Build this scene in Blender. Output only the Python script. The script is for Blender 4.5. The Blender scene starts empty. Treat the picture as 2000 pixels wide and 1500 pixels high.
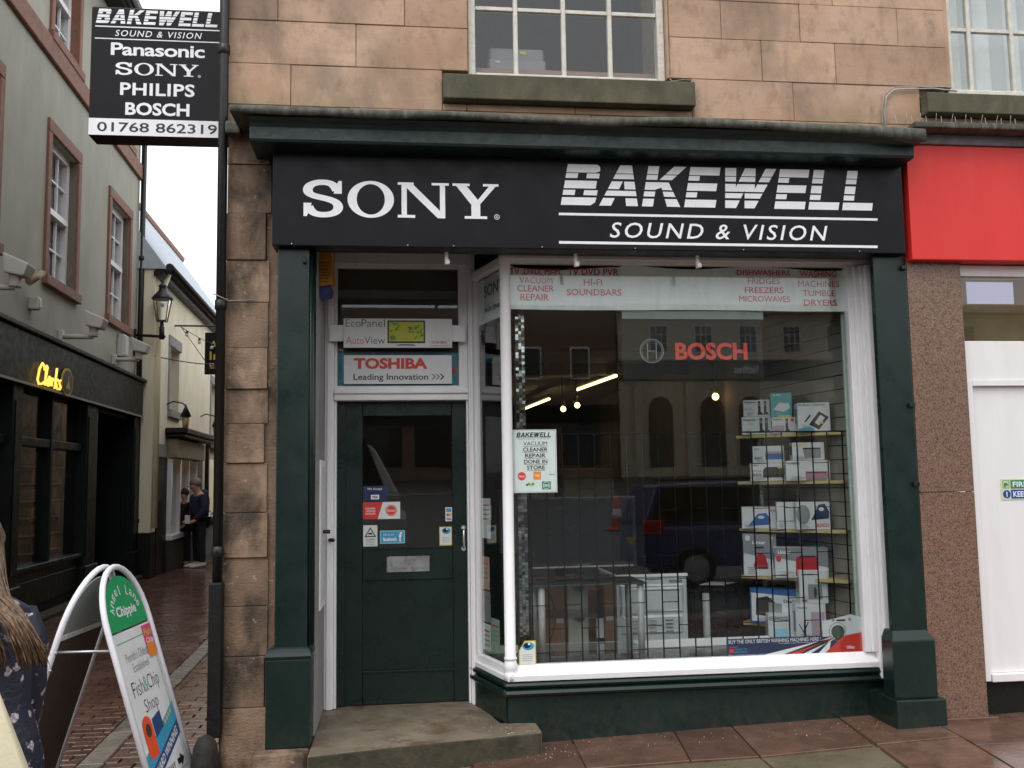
import bpy, bmesh, math, random
from mathutils import Vector, Matrix
random.seed(7)
SC = bpy.context.scene
COL = SC.collection

# ---------------------------------------------------------------- camera
cam_data = bpy.data.cameras.new('camera')
cam = bpy.data.objects.new('camera', cam_data); COL.objects.link(cam)
cam_data.sensor_fit = 'HORIZONTAL'; cam_data.sensor_width = 36.0; cam_data.lens = 33.3
cam_data.clip_start = 0.05; cam_data.clip_end = 500
RT, UP, FW = Vector((.99304, -.11678, -.01541)), Vector((.00357, -.10085, .99489)), Vector((.11774, .98802, .09974))
cam.matrix_world = Matrix(((RT.x, UP.x, -FW.x, 0), (RT.y, UP.y, -FW.y, 0), (RT.z, UP.z, -FW.z, 1.584), (0, 0, 0, 1)))
SC.camera = cam

# ---------------------------------------------------------------- overcast sky + soft sun
SUN_EL, SUN_AZ = 58, 205           # azimuth measured from +Y clockwise
world = bpy.data.worlds.new('World'); SC.world = world; world.use_nodes = True
wn = world.node_tree.nodes; wl = world.node_tree.links; wn.clear()
sky = wn.new('ShaderNodeTexSky'); sky.sky_type = 'NISHITA'; sky.sun_disc = False
sky.sun_elevation = math.radians(SUN_EL); sky.sun_rotation = math.radians(SUN_AZ)
sky.air_density = 1.0; sky.dust_density = 6.0; sky.ozone_density = 1.0
hs = wn.new('ShaderNodeHueSaturation'); hs.inputs['Saturation'].default_value = .16
wl.new(sky.outputs[0], hs.inputs['Color'])
cloud = wn.new('ShaderNodeMixRGB'); cloud.inputs[0].default_value = .72       # thick cloud deck over the sky
wl.new(hs.outputs[0], cloud.inputs[1]); cloud.inputs[2].default_value = (10.2, 10.4, 10.8, 1)
bg = wn.new('ShaderNodeBackground'); bg.inputs['Strength'].default_value = .12
wo = wn.new('ShaderNodeOutputWorld')
wl.new(cloud.outputs[0], bg.inputs['Color']); wl.new(bg.outputs[0], wo.inputs['Surface'])
sun_d = bpy.data.lights.new('sun', 'SUN'); sun_d.energy = .6; sun_d.angle = math.radians(40); sun_d.color = (1, .97, .92)
sun = bpy.data.objects.new('sun', sun_d); COL.objects.link(sun)
az, el = math.radians(SUN_AZ), math.radians(SUN_EL)
sdir = Vector((math.sin(az) * math.cos(el), math.cos(az) * math.cos(el), math.sin(el)))
sun.rotation_euler = sdir.to_track_quat('Z', 'Y').to_euler(); sun.location = (0, -6, 12)
vs = SC.view_settings
vs.view_transform = 'Standard'; vs.look = 'None'; vs.exposure = 0.55; vs.gamma = 1.0; vs.use_curve_mapping = False
SC.render.engine = 'CYCLES'
SC.cycles.max_bounces = 8; SC.cycles.transparent_max_bounces = 16; SC.cycles.caustics_reflective = False; SC.cycles.caustics_refractive = False

# ================================================================ helpers
MATS = {}
def nodes_of(name):
    m = bpy.data.materials.new(name); m.use_nodes = True
    nt = m.node_tree; b = nt.nodes['Principled BSDF']; return m, nt, b
def ramp(nt, fac, stops):
    r = nt.nodes.new('ShaderNodeValToRGB'); e = r.color_ramp.elements
    while len(e) < len(stops): e.new(.5)
    for k, (p, c) in enumerate(stops):
        e[k].position = p; e[k].color = (c[0], c[1], c[2], 1) if hasattr(c, '__len__') else (c, c, c, 1)
    nt.links.new(fac, r.inputs[0]); return r.outputs[0]
def noise(nt, scale, detail=4, rough=.55, vec=None, dist=0.0):
    n = nt.nodes.new('ShaderNodeTexNoise'); n.inputs['Scale'].default_value = scale; n.inputs['Detail'].default_value = detail
    n.inputs['Roughness'].default_value = rough; n.inputs['Distortion'].default_value = dist
    if vec is not None: nt.links.new(vec, n.inputs['Vector'])
    return n.outputs['Fac']
def coords(nt, scale=(1, 1, 1), kind='Object'):
    t = nt.nodes.new('ShaderNodeTexCoord'); m = nt.nodes.new('ShaderNodeMapping'); m.inputs['Scale'].default_value = scale
    nt.links.new(t.outputs[kind], m.inputs['Vector']); return m.outputs[0]
def wpos(nt, scale=(1, 1, 1)):
    t = nt.nodes.new('ShaderNodeNewGeometry'); m = nt.nodes.new('ShaderNodeMapping'); m.inputs['Scale'].default_value = scale
    nt.links.new(t.outputs['Position'], m.inputs['Vector']); return m.outputs[0]
def mix(nt, fac, a, b, mode='MIX'):
    m = nt.nodes.new('ShaderNodeMixRGB'); m.blend_type = mode
    for k, v in ((0, fac), (1, a), (2, b)):
        if isinstance(v, (int, float)): m.inputs[k].default_value = v if k == 0 else (v, v, v, 1)
        elif isinstance(v, tuple): m.inputs[k].default_value = (v[0], v[1], v[2], 1)
        else: nt.links.new(v, m.inputs[k])
    return m.outputs[0]
def bump(nt, b, h, strength, dist=.01):
    n = nt.nodes.new('ShaderNodeBump'); n.inputs['Strength'].default_value = strength; n.inputs['Distance'].default_value = dist
    nt.links.new(h, n.inputs['Height']); nt.links.new(n.outputs[0], b.inputs['Normal'])
def rnd(nt):
    return nt.nodes.new('ShaderNodeObjectInfo').outputs['Random']
def mat(name, col, rough=.5, var=.12, scale=6, bmp=0.0, bscale=40, metal=0.0, dirt=0.0, dirtcol=(.03, .028, .022), tint=0.0, spec=.5, coat=0.0, stretch=(1, 1, 1), rvar=.1):
    if name in MATS: return MATS[name]
    m, nt, b = nodes_of(name); v = wpos(nt, stretch)
    n1 = noise(nt, scale, 5, .6, v)
    lo = tuple(max(0, c * (1 - var)) for c in col); hi = tuple(min(1, c * (1 + var)) for c in col)
    c = ramp(nt, n1, [(.3, lo), (.7, hi)])
    if tint:
        r = ramp(nt, rnd(nt), [(0, 1 - tint), (1, 1 + tint)]); c = mix(nt, 1.0, c, r, 'MULTIPLY')
    if dirt:
        d = ramp(nt, noise(nt, scale * .6, 6, .65, v, .6), [(.5, 0), (.75, dirt)]); c = mix(nt, d, c, dirtcol)
    nt.links.new(c, b.inputs['Base Color'])
    nt.links.new(ramp(nt, noise(nt, scale * 2.3, 3, .5, v), [(.3, max(0, rough - rvar)), (.7, min(1, rough + rvar))]), b.inputs['Roughness'])
    b.inputs['Metallic'].default_value = metal; b.inputs['Specular IOR Level'].default_value = spec
    if coat: b.inputs['Coat Weight'].default_value = coat; b.inputs['Coat Roughness'].default_value = .15
    if bmp: bump(nt, b, noise(nt, bscale, 5, .6, v), bmp)
    MATS[name] = m; return m
def flat(name, col, rough=.5, metal=0.0):
    if name in MATS: return MATS[name]
    return mat(name, col, rough, .06, 9, 0, metal=metal, rvar=.06)
def emit(name, col, s):
    m, nt, b = nodes_of(name); b.inputs['Base Color'].default_value = (*col, 1)
    b.inputs['Emission Color'].default_value = (*col, 1); b.inputs['Emission Strength'].default_value = s; MATS[name] = m; return m

class MB:
    """collects shapes, then builds ONE mesh object"""
    def __init__(s): s.v = []; s.f = []; s.sm = []
    def add(s, vs, fs, smooth=False):
        o = len(s.v); s.v += [tuple(p) for p in vs]; s.f += [tuple(i + o for i in f) for f in fs]; s.sm += [smooth] * len(fs); return s
    def box(s, x0, x1, y0, y1, z0, z1):
        return s.add([(x0, y0, z0), (x1, y0, z0), (x1, y1, z0), (x0, y1, z0), (x0, y0, z1), (x1, y0, z1), (x1, y1, z1), (x0, y1, z1)],
                     [(0, 3, 2, 1), (4, 5, 6, 7), (0, 1, 5, 4), (1, 2, 6, 5), (2, 3, 7, 6), (3, 0, 4, 7)])
    def xz(s, poly, y0, y1):
        n = len(poly); vs = [(x, y0, z) for x, z in poly] + [(x, y1, z) for x, z in poly]
        return s.add(vs, [tuple(range(n)), tuple(range(2 * n - 1, n - 1, -1))] + [(i, i + n, (i + 1) % n + n, (i + 1) % n) for i in range(n)])
    def xy(s, poly, z0, z1):
        n = len(poly); vs = [(x, y, z0) for x, y in poly] + [(x, y, z1) for x, y in poly]
        return s.add(vs, [tuple(range(n - 1, -1, -1)), tuple(range(n, 2 * n))] + [(i, (i + 1) % n, (i + 1) % n + n, i + n) for i in range(n)])
    def yz(s, poly, x0, x1):
        n = len(poly); vs = [(x0, y, z) for y, z in poly] + [(x1, y, z) for y, z in poly]
        return s.add(vs, [tuple(range(n - 1, -1, -1)), tuple(range(n, 2 * n))] + [(i, (i + 1) % n, (i + 1) % n + n, i + n) for i in range(n)])
    def tube(s, pts, r, n=8, closed=False, taper=None):
        P = [Vector(p) for p in pts]; k = len(P); rings = []; nrm = None
        for i in range(k):
            a = P[i - 1] if (i > 0 or closed) else P[i]; b = P[(i + 1) % k] if (i < k - 1 or closed) else P[i]
            t = (b - a).normalized()
            if nrm is None: nrm = t.orthogonal().normalized()
            else: nrm = (nrm - t * nrm.dot(t)); nrm = nrm.normalized() if nrm.length > 1e-6 else t.orthogonal().normalized()
            bn = t.cross(nrm); rr = r if taper is None else r * taper[i]
            rings.append([P[i] + (nrm * math.cos(2 * math.pi * j / n) + bn * math.sin(2 * math.pi * j / n)) * rr for j in range(n)])
        return s.loft(rings, closed)
    def loft(s, rings, closed=False, cap=True, smooth=True):
        n = len(rings[0]); k = len(rings); vs = [p for r in rings for p in r]; fs = []
        for i in range(k if closed else k - 1):
            a, b = i * n, ((i + 1) % k) * n
            fs += [(a + j, a + (j + 1) % n, b + (j + 1) % n, b + j) for j in range(n)]
        s.add(vs, fs, smooth)
        if cap and not closed:
            o = len(s.v) - len(vs); s.f.append(tuple(o + j for j in range(n - 1, -1, -1))); s.f.append(tuple(o + (k - 1) * n + j for j in range(n))); s.sm += [False, False]
        return s
    def lathe(s, prof, c, n=16):
        return s.loft([[(c[0] + r * math.cos(2 * math.pi * j / n), c[1] + r * math.sin(2 * math.pi * j / n), c[2] + z) for j in range(n)] for r, z in prof])
    def ball(s, c, rx, ry=None, rz=None, n=10, m=7):
        ry = ry or rx; rz = rz or rx
        return s.loft([[(c[0] + rx * math.sin(math.pi * (i + .02) / (m + .04)) * math.cos(2 * math.pi * j / n), c[1] + ry * math.sin(math.pi * (i + .02) / (m + .04)) * math.sin(2 * math.pi * j / n), c[2] - rz * math.cos(math.pi * (i + .02) / (m + .04))) for j in range(n)] for i in range(m + 1)])
    def disc(s, c, r, y0, y1, n=20, rz=None):
        rz = rz or r
        return s.xz([(c[0] + r * math.cos(2 * math.pi * j / n), c[1] + rz * math.sin(2 * math.pi * j / n)) for j in range(n)], y0, y1)
    def build(s, name, m, parent=None, bev=0.0, seg=1, local=False, world=None):
        off = Vector((0, 0, 0))
        if parent is not None and not local: off = origin(parent)
        me = bpy.data.meshes.new(name); bm = bmesh.new()
        V = [bm.verts.new(Vector(p) - off) for p in s.v]
        for f, sm in zip(s.f, s.sm):
            try:
                q = bm.faces.new([V[i] for i in f]); q.smooth = sm
            except ValueError: pass
        bmesh.ops.recalc_face_normals(bm, faces=bm.faces)
        if bev:
            bmesh.ops.bevel(bm, geom=[e for e in bm.edges if e.is_manifold and e.calc_face_angle(0) > .5], offset=bev, segments=seg, profile=.6, affect='EDGES', clamp_overlap=True)
        bm.to_mesh(me); bm.free()
        o = bpy.data.objects.new(name, me); COL.objects.link(o)
        if m is not None: me.materials.append(MATS[m] if isinstance(m, str) else m)
        if parent is not None: o.parent = parent
        return o
def origin(o):
    v = Vector((0, 0, 0))
    while o is not None: v += o.location; o = o.parent
    return v
def tag(o, label=None, cat=None, group=None, kind=None):
    if label: o['label'] = label
    if cat: o['category'] = cat
    if group: o['group'] = group
    if kind: o['kind'] = kind
    return o
def T(name, label, cat, loc=(0, 0, 0), rz=0.0, group=None):
    o = bpy.data.objects.new(name, None); COL.objects.link(o); o.location = loc; o.rotation_euler = (0, 0, rz); o.empty_display_size = .1
    return tag(o, label, cat, group)
def bx(name, m, parent, x0, x1, y0, y1, z0, z1, bev=0.0, seg=1, local=False):
    return MB().box(x0, x1, y0, y1, z0, z1).build(name, m, parent, bev, seg, local)
def copy_tree(o, parent=None):
    c = o.copy(); COL.objects.link(c)
    if parent is not None: c.parent = parent
    for ch in list(o.children): copy_tree(ch, c)
    return c
_tc = {}
def glyphs(s, bold, shear, spacing):
    k = (s, bold, shear, spacing)
    if k in _tc: return _tc[k]
    cu = bpy.data.curves.new('t', 'FONT'); cu.body = s; cu.size = 1; cu.offset = bold; cu.shear = shear; cu.resolution_u = 3; cu.space_character = spacing
    ob = bpy.data.objects.new('t', cu); COL.objects.link(ob)
    dg = bpy.context.evaluated_depsgraph_get(); me = bpy.data.meshes.new_from_object(ob.evaluated_get(dg))
    V = [(v.co.x, v.co.y) for v in me.vertices]; F = [tuple(p.vertices) for p in me.polygons]
    bpy.data.objects.remove(ob); bpy.data.curves.remove(cu); bpy.data.meshes.remove(me)
    x0 = min(v[0] for v in V); x1 = max(v[0] for v in V); z0 = min(v[1] for v in V); z1 = max(v[1] for v in V)
    V = [((x - x0) / (x1 - x0), (z - z0) / (z1 - z0)) for x, z in V]
    _tc[k] = (V, F); return V, F
def text(s, m, parent, x0, x1, z0, z1, y, bold=.008, shear=0.0, spacing=1.0, local=False, fmap=None, name='lettering', flip=False):
    """flat vinyl lettering filling a box in an x-z plane at depth y (or mapped by fmap(u, v))"""
    if 'M' in s: bold = min(bold, 0.0)
    V, F = glyphs(s, bold, shear, spacing)
    if fmap is None: P = [((x1 - u * (x1 - x0)) if flip else (x0 + u * (x1 - x0)), y, z0 + v * (z1 - z0)) for u, v in V]
    else: P = [fmap(u, v) for u, v in V]
    if ' ' not in s: return MB().add(P, F).build(name, m, parent, local=local)
    par = list(range(len(V)))                      # one object per word: cut at the widest gaps between glyphs
    def find(i):
        while par[i] != i: par[i] = par[par[i]]; i = par[i]
        return i
    for f in F:
        for i in f[1:]: par[find(i)] = find(f[0])
    ext = {}
    for i, (u, v) in enumerate(V): r = find(i); a = ext.get(r, (u, u)); ext[r] = (min(a[0], u), max(a[1], u))
    iv = sorted(ext.values()); gaps = []; hi = iv[0][1]
    for a, b in iv[1:]:
        gaps.append((a - hi, (a + hi) / 2)); hi = max(hi, b)
    cuts = sorted(g[1] for g in sorted(gaps)[-(len(s.split()) - 1):])
    for k in range(len(cuts) + 1):
        lo, up = ([-1] + cuts)[k], (cuts + [2])[k]; FF = [f for f in F if lo < V[f[0]][0] <= up]; idx = sorted({i for f in FF for i in f}); mp_ = {i: j for j, i in enumerate(idx)}
        if FF: o = MB().add([P[i] for i in idx], [tuple(mp_[i] for i in f) for f in FF]).build(name, m, parent, local=local)
    return o

# ================================================================ materials
def special_mats():
    # sandstone ashlar: pinkish buff, bedding lines, soot, rain streaks
    m, nt, b = nodes_of('sandstone'); v = wpos(nt); vb = wpos(nt, (1.2, 1.2, 7))
    c = ramp(nt, noise(nt, 1.7, 6, .6, v, .4), [(.2, (.40, .27, .19)), (.5, (.495, .342, .248)), (.8, (.57, .41, .305))])
    c = mix(nt, ramp(nt, noise(nt, 2.2, 5, .6, vb, .5), [(.48, 0), (.72, .38)]), c, (.42, .255, .185))
    r = ramp(nt, rnd(nt), [(0, (.84, .81, .79)), (.5, (1.0, .98, .96)), (1, (1.10, 1.07, 1.03))]); c = mix(nt, 1.0, c, r, 'MULTIPLY')
    soot = ramp(nt, noise(nt, 1.9, 6, .62, wpos(nt, (1.0, 1, .7)), .25), [(.46, 0), (.72, .74)]); c = mix(nt, soot, c, (.125, .10, .08))
    c = mix(nt, ramp(nt, noise(nt, 1.1, 6, .66, wpos(nt, (1, 1, 1.5)), .3), [(.50, 0), (.68, .55)]), c, (.43, .245, .125))
    fine = ramp(nt, noise(nt, 9, 8, .75, wpos(nt, (1, 1, .6)), .2), [(.52, 0), (.66, .45)]); c = mix(nt, fine, c, (.17, .115, .08))
    st = ramp(nt, noise(nt, 5, 5, .65, wpos(nt, (2.2, 1, .22)), .3), [(.58, 0), (.76, .32)]); c = mix(nt, st, c, (.13, .09, .065))
    sp = ramp(nt, noise(nt, 160, 2, .5, v), [(.62, 0), (.75, .45)]); c = mix(nt, sp, c, (.12, .08, .06))
    se = nt.nodes.new('ShaderNodeSeparateXYZ'); nt.links.new(v, se.inputs[0]); mr = nt.nodes.new('ShaderNodeMapRange')      # algae band where the flashing splashes
    mr.inputs[1].default_value = 3.98; mr.inputs[2].default_value = 3.76; nt.links.new(se.outputs[2], mr.inputs[0])
    alg = mix(nt, 1.0, mr.outputs[0], ramp(nt, noise(nt, 1.3, 6, .65, v), [(.42, 0), (.62, .8)]), 'MULTIPLY'); c = mix(nt, alg, c, (.17, .165, .06))
    nt.links.new(c, b.inputs['Base Color']); b.inputs['Roughness'].default_value = .85; b.inputs['Specular IOR Level'].default_value = .25
    h = mix(nt, .5, noise(nt, 120, 4, .6, v), noise(nt, 9, 6, .65, vb)); bump(nt, b, h, .28, .006); MATS['sandstone'] = m
    # darker weathered sandstone of the street-level pier
    m, nt, b = nodes_of('sandstone_sooty'); v = wpos(nt); vb = wpos(nt, (3, 3, 9))
    c = ramp(nt, noise(nt, 3.0, 5, .6, v, .2), [(.25, (.17, .11, .07)), (.55, (.31, .205, .135)), (.8, (.42, .29, .20))])
    r = ramp(nt, rnd(nt), [(0, .72), (1, 1.15)]); c = mix(nt, 1.0, c, r, 'MULTIPLY')
    soot = ramp(nt, noise(nt, 3.2, 6, .64, wpos(nt, (1.4, 1, .8)), .25), [(.42, 0), (.62, .92)]); c = mix(nt, soot, c, (.038, .028, .02))
    sp = ramp(nt, noise(nt, 26, 3, .6, v), [(.66, 0), (.70, .5)]); c = mix(nt, sp, c, (.45, .40, .33))
    nt.links.new(c, b.inputs['Base Color']); b.inputs['Roughness'].default_value = .8
    bump(nt, b, mix(nt, .6, noise(nt, 90, 4, .6, v), noise(nt, 9, 7, .7, vb)), .75, .014); MATS['sandstone_sooty'] = m
    # algae-stained stone sill
    m, nt, b = nodes_of('algae_stone'); v = wpos(nt)
    c = ramp(nt, noise(nt, 5, 6, .65, wpos(nt, (1, 1, .5)), .4), [(.3, (.05, .048, .03)), (.55, (.10, .092, .055)), (.8, (.19, .15, .10))])
    c = mix(nt, ramp(nt, noise(nt, 11, 6, .7, v), [(.50, 0), (.68, .45)]), c, (.055, .062, .024))
    nt.links.new(c, b.inputs['Base Color']); b.inputs['Roughness'].default_value = .85; bump(nt, b, noise(nt, 70, 5, .65, v), .4, .006); MATS['algae_stone'] = m
    # old lead flashing with moss and lime streaks
    m, nt, b = nodes_of('mossy_lead'); v = wpos(nt)
    c = ramp(nt, noise(nt, 14, 6, .7, wpos(nt, (1.4, 1, .35)), .3), [(.28, (.03, .03, .024)), (.45, (.065, .065, .052)), (.64, (.13, .13, .112)), (.82, (.27, .27, .25))])
    c = mix(nt, ramp(nt, noise(nt, 6, 6, .7, v), [(.5, 0), (.7, .75)]), c, (.045, .052, .018))
    nt.links.new(c, b.inputs['Base Color']); b.inputs['Roughness'].default_value = .75; bump(nt, b, noise(nt, 35, 5, .65, v), .5, .01); MATS['mossy_lead'] = m
    # polished pink granite
    m, nt, b = nodes_of('granite'); v = wpos(nt)
    vo = nt.nodes.new('ShaderNodeTexVoronoi'); vo.inputs['Scale'].default_value = 175; nt.links.new(v, vo.inputs['Vector'])
    sx = nt.nodes.new('ShaderNodeSeparateColor'); nt.links.new(vo.outputs['Color'], sx.inputs[0])
    c = ramp(nt, sx.outputs[0], [(0, (.035, .024, .02)), (.2, (.11, .07, .052)), (.45, (.19, .10, .066)), (.72, (.235, .135, .09)), (1, (.25, .185, .14))])
    c = mix(nt, ramp(nt, noise(nt, 34, 4, .6, v), [(.52, 0), (.68, .5)]), c, (.22, .105, .06))
    nt.links.new(c, b.inputs['Base Color']); b.inputs['Roughness'].default_value = .3; MATS['granite'] = m
    # wet red sandstone flags and clay pavers
    for nm, lo, mid, hi, rg, tn in (('flag_red', (.065, .037, .028), (.14, .076, .054), (.21, .12, .088), (.06, .28), .28), ('flag_grey', (.06, .05, .032), (.115, .095, .058), (.17, .14, .09), (.2, .5), .2),
                                ('paver', (.05, .029, .022), (.135, .072, .053), (.20, .115, .086), (.05, .26), .26), ('step_stone', (.10, .08, .055), (.19, .155, .11), (.27, .23, .18), (.4, .75), .1)):
        m, nt, b = nodes_of(nm); v = wpos(nt)
        c = ramp(nt, noise(nt, 4.2, 7, .65, v, .5), [(.25, lo), (.5, mid), (.8, hi)])
        if tn: c = mix(nt, 1.0, c, ramp(nt, rnd(nt), [(0, 1 - tn), (1, 1 + tn)]), 'MULTIPLY')
        c = mix(nt, ramp(nt, noise(nt, 1.6, 5, .6, v), [(.52, 0), (.7, .6)]), c, tuple(x * .45 for x in mid))
        c = mix(nt, ramp(nt, noise(nt, 95, 2, .5, v), [(.68, 0), (.76, .4)]), c, (.34, .29, .23))
        if nm == 'step_stone':
            c = mix(nt, ramp(nt, noise(nt, 3.1, 7, .72, v, .8), [(.52, 0), (.60, .8)]), c, (.10, .055, .03))
            c = mix(nt, ramp(nt, noise(nt, 5.3, 6, .7, v), [(.55, 0), (.7, .6)]), c, (.085, .085, .03))
        nt.links.new(c, b.inputs['Base Color'])
        nt.links.new(ramp(nt, noise(nt, 2.2, 6, .65, v, .4), [(.35, rg[0]), (.65, rg[1])]), b.inputs['Roughness'])
        bump(nt, b, mix(nt, .4, noise(nt, 70, 4, .6, v), noise(nt, 10, 5, .6, v)), .22, .006); MATS[nm] = m
    # clear window glass: straight-through with mirror reflection by angle
    m = bpy.data.materials.new('window_glass'); m.use_nodes = True; nt = m.node_tree; nt.nodes.clear()
    tr = nt.nodes.new('ShaderNodeBsdfTransparent'); tr.inputs[0].default_value = (.965, .985, .978, 1)
    gl = nt.nodes.new('ShaderNodeBsdfGlossy'); gl.inputs['Roughness'].default_value = 0.012
    fr = nt.nodes.new('ShaderNodeFresnel'); fr.inputs['IOR'].default_value = 1.5
    geo = nt.nodes.new('ShaderNodeNewGeometry'); inv = nt.nodes.new('ShaderNodeMath'); inv.operation = 'SUBTRACT'; inv.inputs[0].default_value = 1
    nt.links.new(geo.outputs['Backfacing'], inv.inputs[1])
    mu = nt.nodes.new('ShaderNodeMath'); mu.operation = 'MULTIPLY'; nt.links.new(fr.outputs[0], mu.inputs[0]); nt.links.new(inv.outputs[0], mu.inputs[1])
    m2 = nt.nodes.new('ShaderNodeMath'); m2.operation = 'MULTIPLY'; m2.use_clamp = True; m2.inputs[1].default_value = 2.0; nt.links.new(mu.outputs[0], m2.inputs[0])
    ms = nt.nodes.new('ShaderNodeMixShader'); out = nt.nodes.new('ShaderNodeOutputMaterial')
    nt.links.new(m2.outputs[0], ms.inputs[0]); nt.links.new(tr.outputs[0], ms.inputs[1]); nt.links.new(gl.outputs[0], ms.inputs[2]); nt.links.new(ms.outputs[0], out.inputs[0])
    MATS['window_glass'] = m
    # thin translucent film of the hanging poster
    m = bpy.data.materials.new('clear_film'); m.use_nodes = True; nt = m.node_tree; b = nt.nodes['Principled BSDF']
    b.inputs['Base Color'].default_value = (.05, .052, .05, 1); b.inputs['Roughness'].default_value = .3; b.inputs['Alpha'].default_value = .16; MATS['clear_film'] = m
    # creased paper behind the glass
    m, nt, b = nodes_of('creased_paper'); v = wpos(nt)
    c = ramp(nt, noise(nt, 2.4, 5, .6, wpos(nt, (2.2, 1, .7)), 1.5), [(.3, (.74, .80, .79)), (.55, (.86, .91, .90)), (.75, (.92, .95, .94))])
    nt.links.new(c, b.inputs['Base Color']); b.inputs['Roughness'].default_value = .6; bump(nt, b, noise(nt, 4, 3, .5, wpos(nt, (2, 1, .6)), 2.0), .6, .03); MATS['creased_paper'] = m
    # navy jacket with small pale roses
    m, nt, b = nodes_of('floral_navy'); v = coords(nt, (1, 1, 1), 'Object')
    vo = nt.nodes.new('ShaderNodeTexVoronoi'); vo.inputs['Scale'].default_value = 21; vo.inputs['Randomness'].default_value = .85
    wv = nt.nodes.new('ShaderNodeMixRGB'); wv.blend_type = 'ADD'; wv.inputs[0].default_value = .022
    nz = nt.nodes.new('ShaderNodeTexNoise'); nz.inputs['Scale'].default_value = 90; nt.links.new(v, nz.inputs['Vector']); nt.links.new(v, wv.inputs[1]); nt.links.new(nz.outputs['Color'], wv.inputs[2])
    nt.links.new(wv.outputs[0], vo.inputs['Vector'])
    petal = ramp(nt, vo.outputs['Distance'], [(.25, 1), (.30, 0)])
    pc = ramp(nt, noise(nt, 130, 2, .5, v), [(.4, (.25, .19, .23)), (.6, (.55, .49, .51))])
    v2 = nt.nodes.new('ShaderNodeTexVoronoi'); v2.inputs['Scale'].default_value = 27; nt.links.new(wv.outputs[0], v2.inputs['Vector'])
    leaf = ramp(nt, v2.outputs['Distance'], [(.13, 1), (.17, 0)])
    c = mix(nt, leaf, (.008, .011, .026), (.10, .13, .14)); c = mix(nt, petal, c, pc)
    nt.links.new(c, b.inputs['Base Color']); b.inputs['Roughness'].default_value = .55
    bump(nt, b, noise(nt, 13, 4, .6, v, .8), .55, .02); MATS['floral_navy'] = m
    # long hair
    m, nt, b = nodes_of('hair_blonde'); v = wpos(nt, (90, 90, 2))
    c = ramp(nt, noise(nt, 1.2, 4, .6, v), [(.3, (.06, .034, .018)), (.55, (.16, .092, .050)), (.8, (.30, .20, .125))])
    c = mix(nt, 1.0, c, ramp(nt, nt.nodes.new('ShaderNodeNewGeometry').outputs['Random Per Island'], [(0, .55), (1, 1.25)]), 'MULTIPLY')
    nt.links.new(c, b.inputs['Base Color']); b.inputs['Roughness'].default_value = .42; MATS['hair_blonde'] = m
    # random coloured packaging (per island)
    m, nt, b = nodes_of('mixed_packs')
    c = ramp(nt, nt.nodes.new('ShaderNodeNewGeometry').outputs['Random Per Island'], [(0, (.30, .17, .10)), (.2, (.10, .06, .05)), (.4, (.34, .28, .2)), (.55, (.10, .16, .2)), (.7, (.25, .1, .08)), (.85, (.16, .08, .24)), (1, (.36, .36, .33))])
    for e in [n for n in nt.nodes if n.type == 'VALTORGB']: e.color_ramp.interpolation = 'CONSTANT'
    nt.links.new(c, b.inputs['Base Color']); b.inputs['Roughness'].default_value = .5; MATS['mixed_packs'] = m
    m, nt, b = nodes_of('mirror_tile')
    r = nt.nodes.new('ShaderNodeNewGeometry').outputs['Random Per Island']
    c = ramp(nt, r, [(0, (.12, .13, .13)), (.5, (.45, .47, .46)), (1, (.26, .28, .29))]); nt.links.new(c, b.inputs['Base Color'])
    b.inputs['Metallic'].default_value = 1; b.inputs['Roughness'].default_value = .06; MATS['mirror_tile'] = m
special_mats()
def green():
    m, nt, b = nodes_of('green_paint'); v = wpos(nt); br = wpos(nt, (60, 60, 3))
    c = ramp(nt, noise(nt, 2.2, 5, .6, v), [(.3, (.0030, .0125, .0105)), (.7, (.0050, .0200, .0165))])
    c = mix(nt, ramp(nt, noise(nt, 3.5, 6, .68, v, .3), [(.55, 0), (.72, .4)]), c, (.012, .022, .019))            # faded, rubbed patches
    c = mix(nt, ramp(nt, noise(nt, 46, 3, .6, v), [(.735, 0), (.75, .6)]), c, (.06, .07, .055))                   # chips down to the primer
    se = nt.nodes.new('ShaderNodeSeparateXYZ'); nt.links.new(v, se.inputs[0]); mr = nt.nodes.new('ShaderNodeMapRange'); mr.inputs[1].default_value = .34; mr.inputs[2].default_value = .0
    nt.links.new(se.outputs[2], mr.inputs[0]); sp = mix(nt, 1.0, mr.outputs[0], ramp(nt, noise(nt, 17, 6, .75, v), [(.42, 0), (.66, .75)]), 'MULTIPLY'); c = mix(nt, sp, c, (.040, .036, .028))   # mud splashed up from the pavement
    nt.links.new(c, b.inputs['Base Color']); nt.links.new(ramp(nt, noise(nt, 5, 5, .65, v), [(.3, .20), (.7, .42)]), b.inputs['Roughness']); b.inputs['Specular IOR Level'].default_value = .45
    bump(nt, b, mix(nt, .5, noise(nt, 1.0, 4, .6, br), noise(nt, 14, 4, .6, v)), .16, .004); MATS['green_paint'] = m
green()
mat('green_paint_old', (.006, .019, .018), .42, .3, 9, .35, 30, dirt=.4, dirtcol=(.035, .05, .045))
mat('white_paint', (.86, .85, .86), .35, .04, 4, .08, 30, dirt=.07, dirtcol=(.38, .35, .33), stretch=(2, 2, .6))
mat('old_white_paint', (.66, .63, .56), .6, .12, 14, .5, 60, dirt=.3, dirtcol=(.30, .26, .2))
mat('sign_black', (.0045, .0048, .0062), .36, .2, 3, .04, 14, dirt=.12, dirtcol=(.010, .010, .013), spec=.2)
flat('vinyl_white', (.86, .86, .88), .4); flat('vinyl_black', (.012, .012, .012), .4); flat('vinyl_red', (.62, .045, .035), .4)
mat('paper_red', (.62, .04, .045), .6, .2, 30); flat('paper_white', (.70, .72, .71), .6); flat('paper_mint', (.60, .69, .66), .5)
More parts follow.
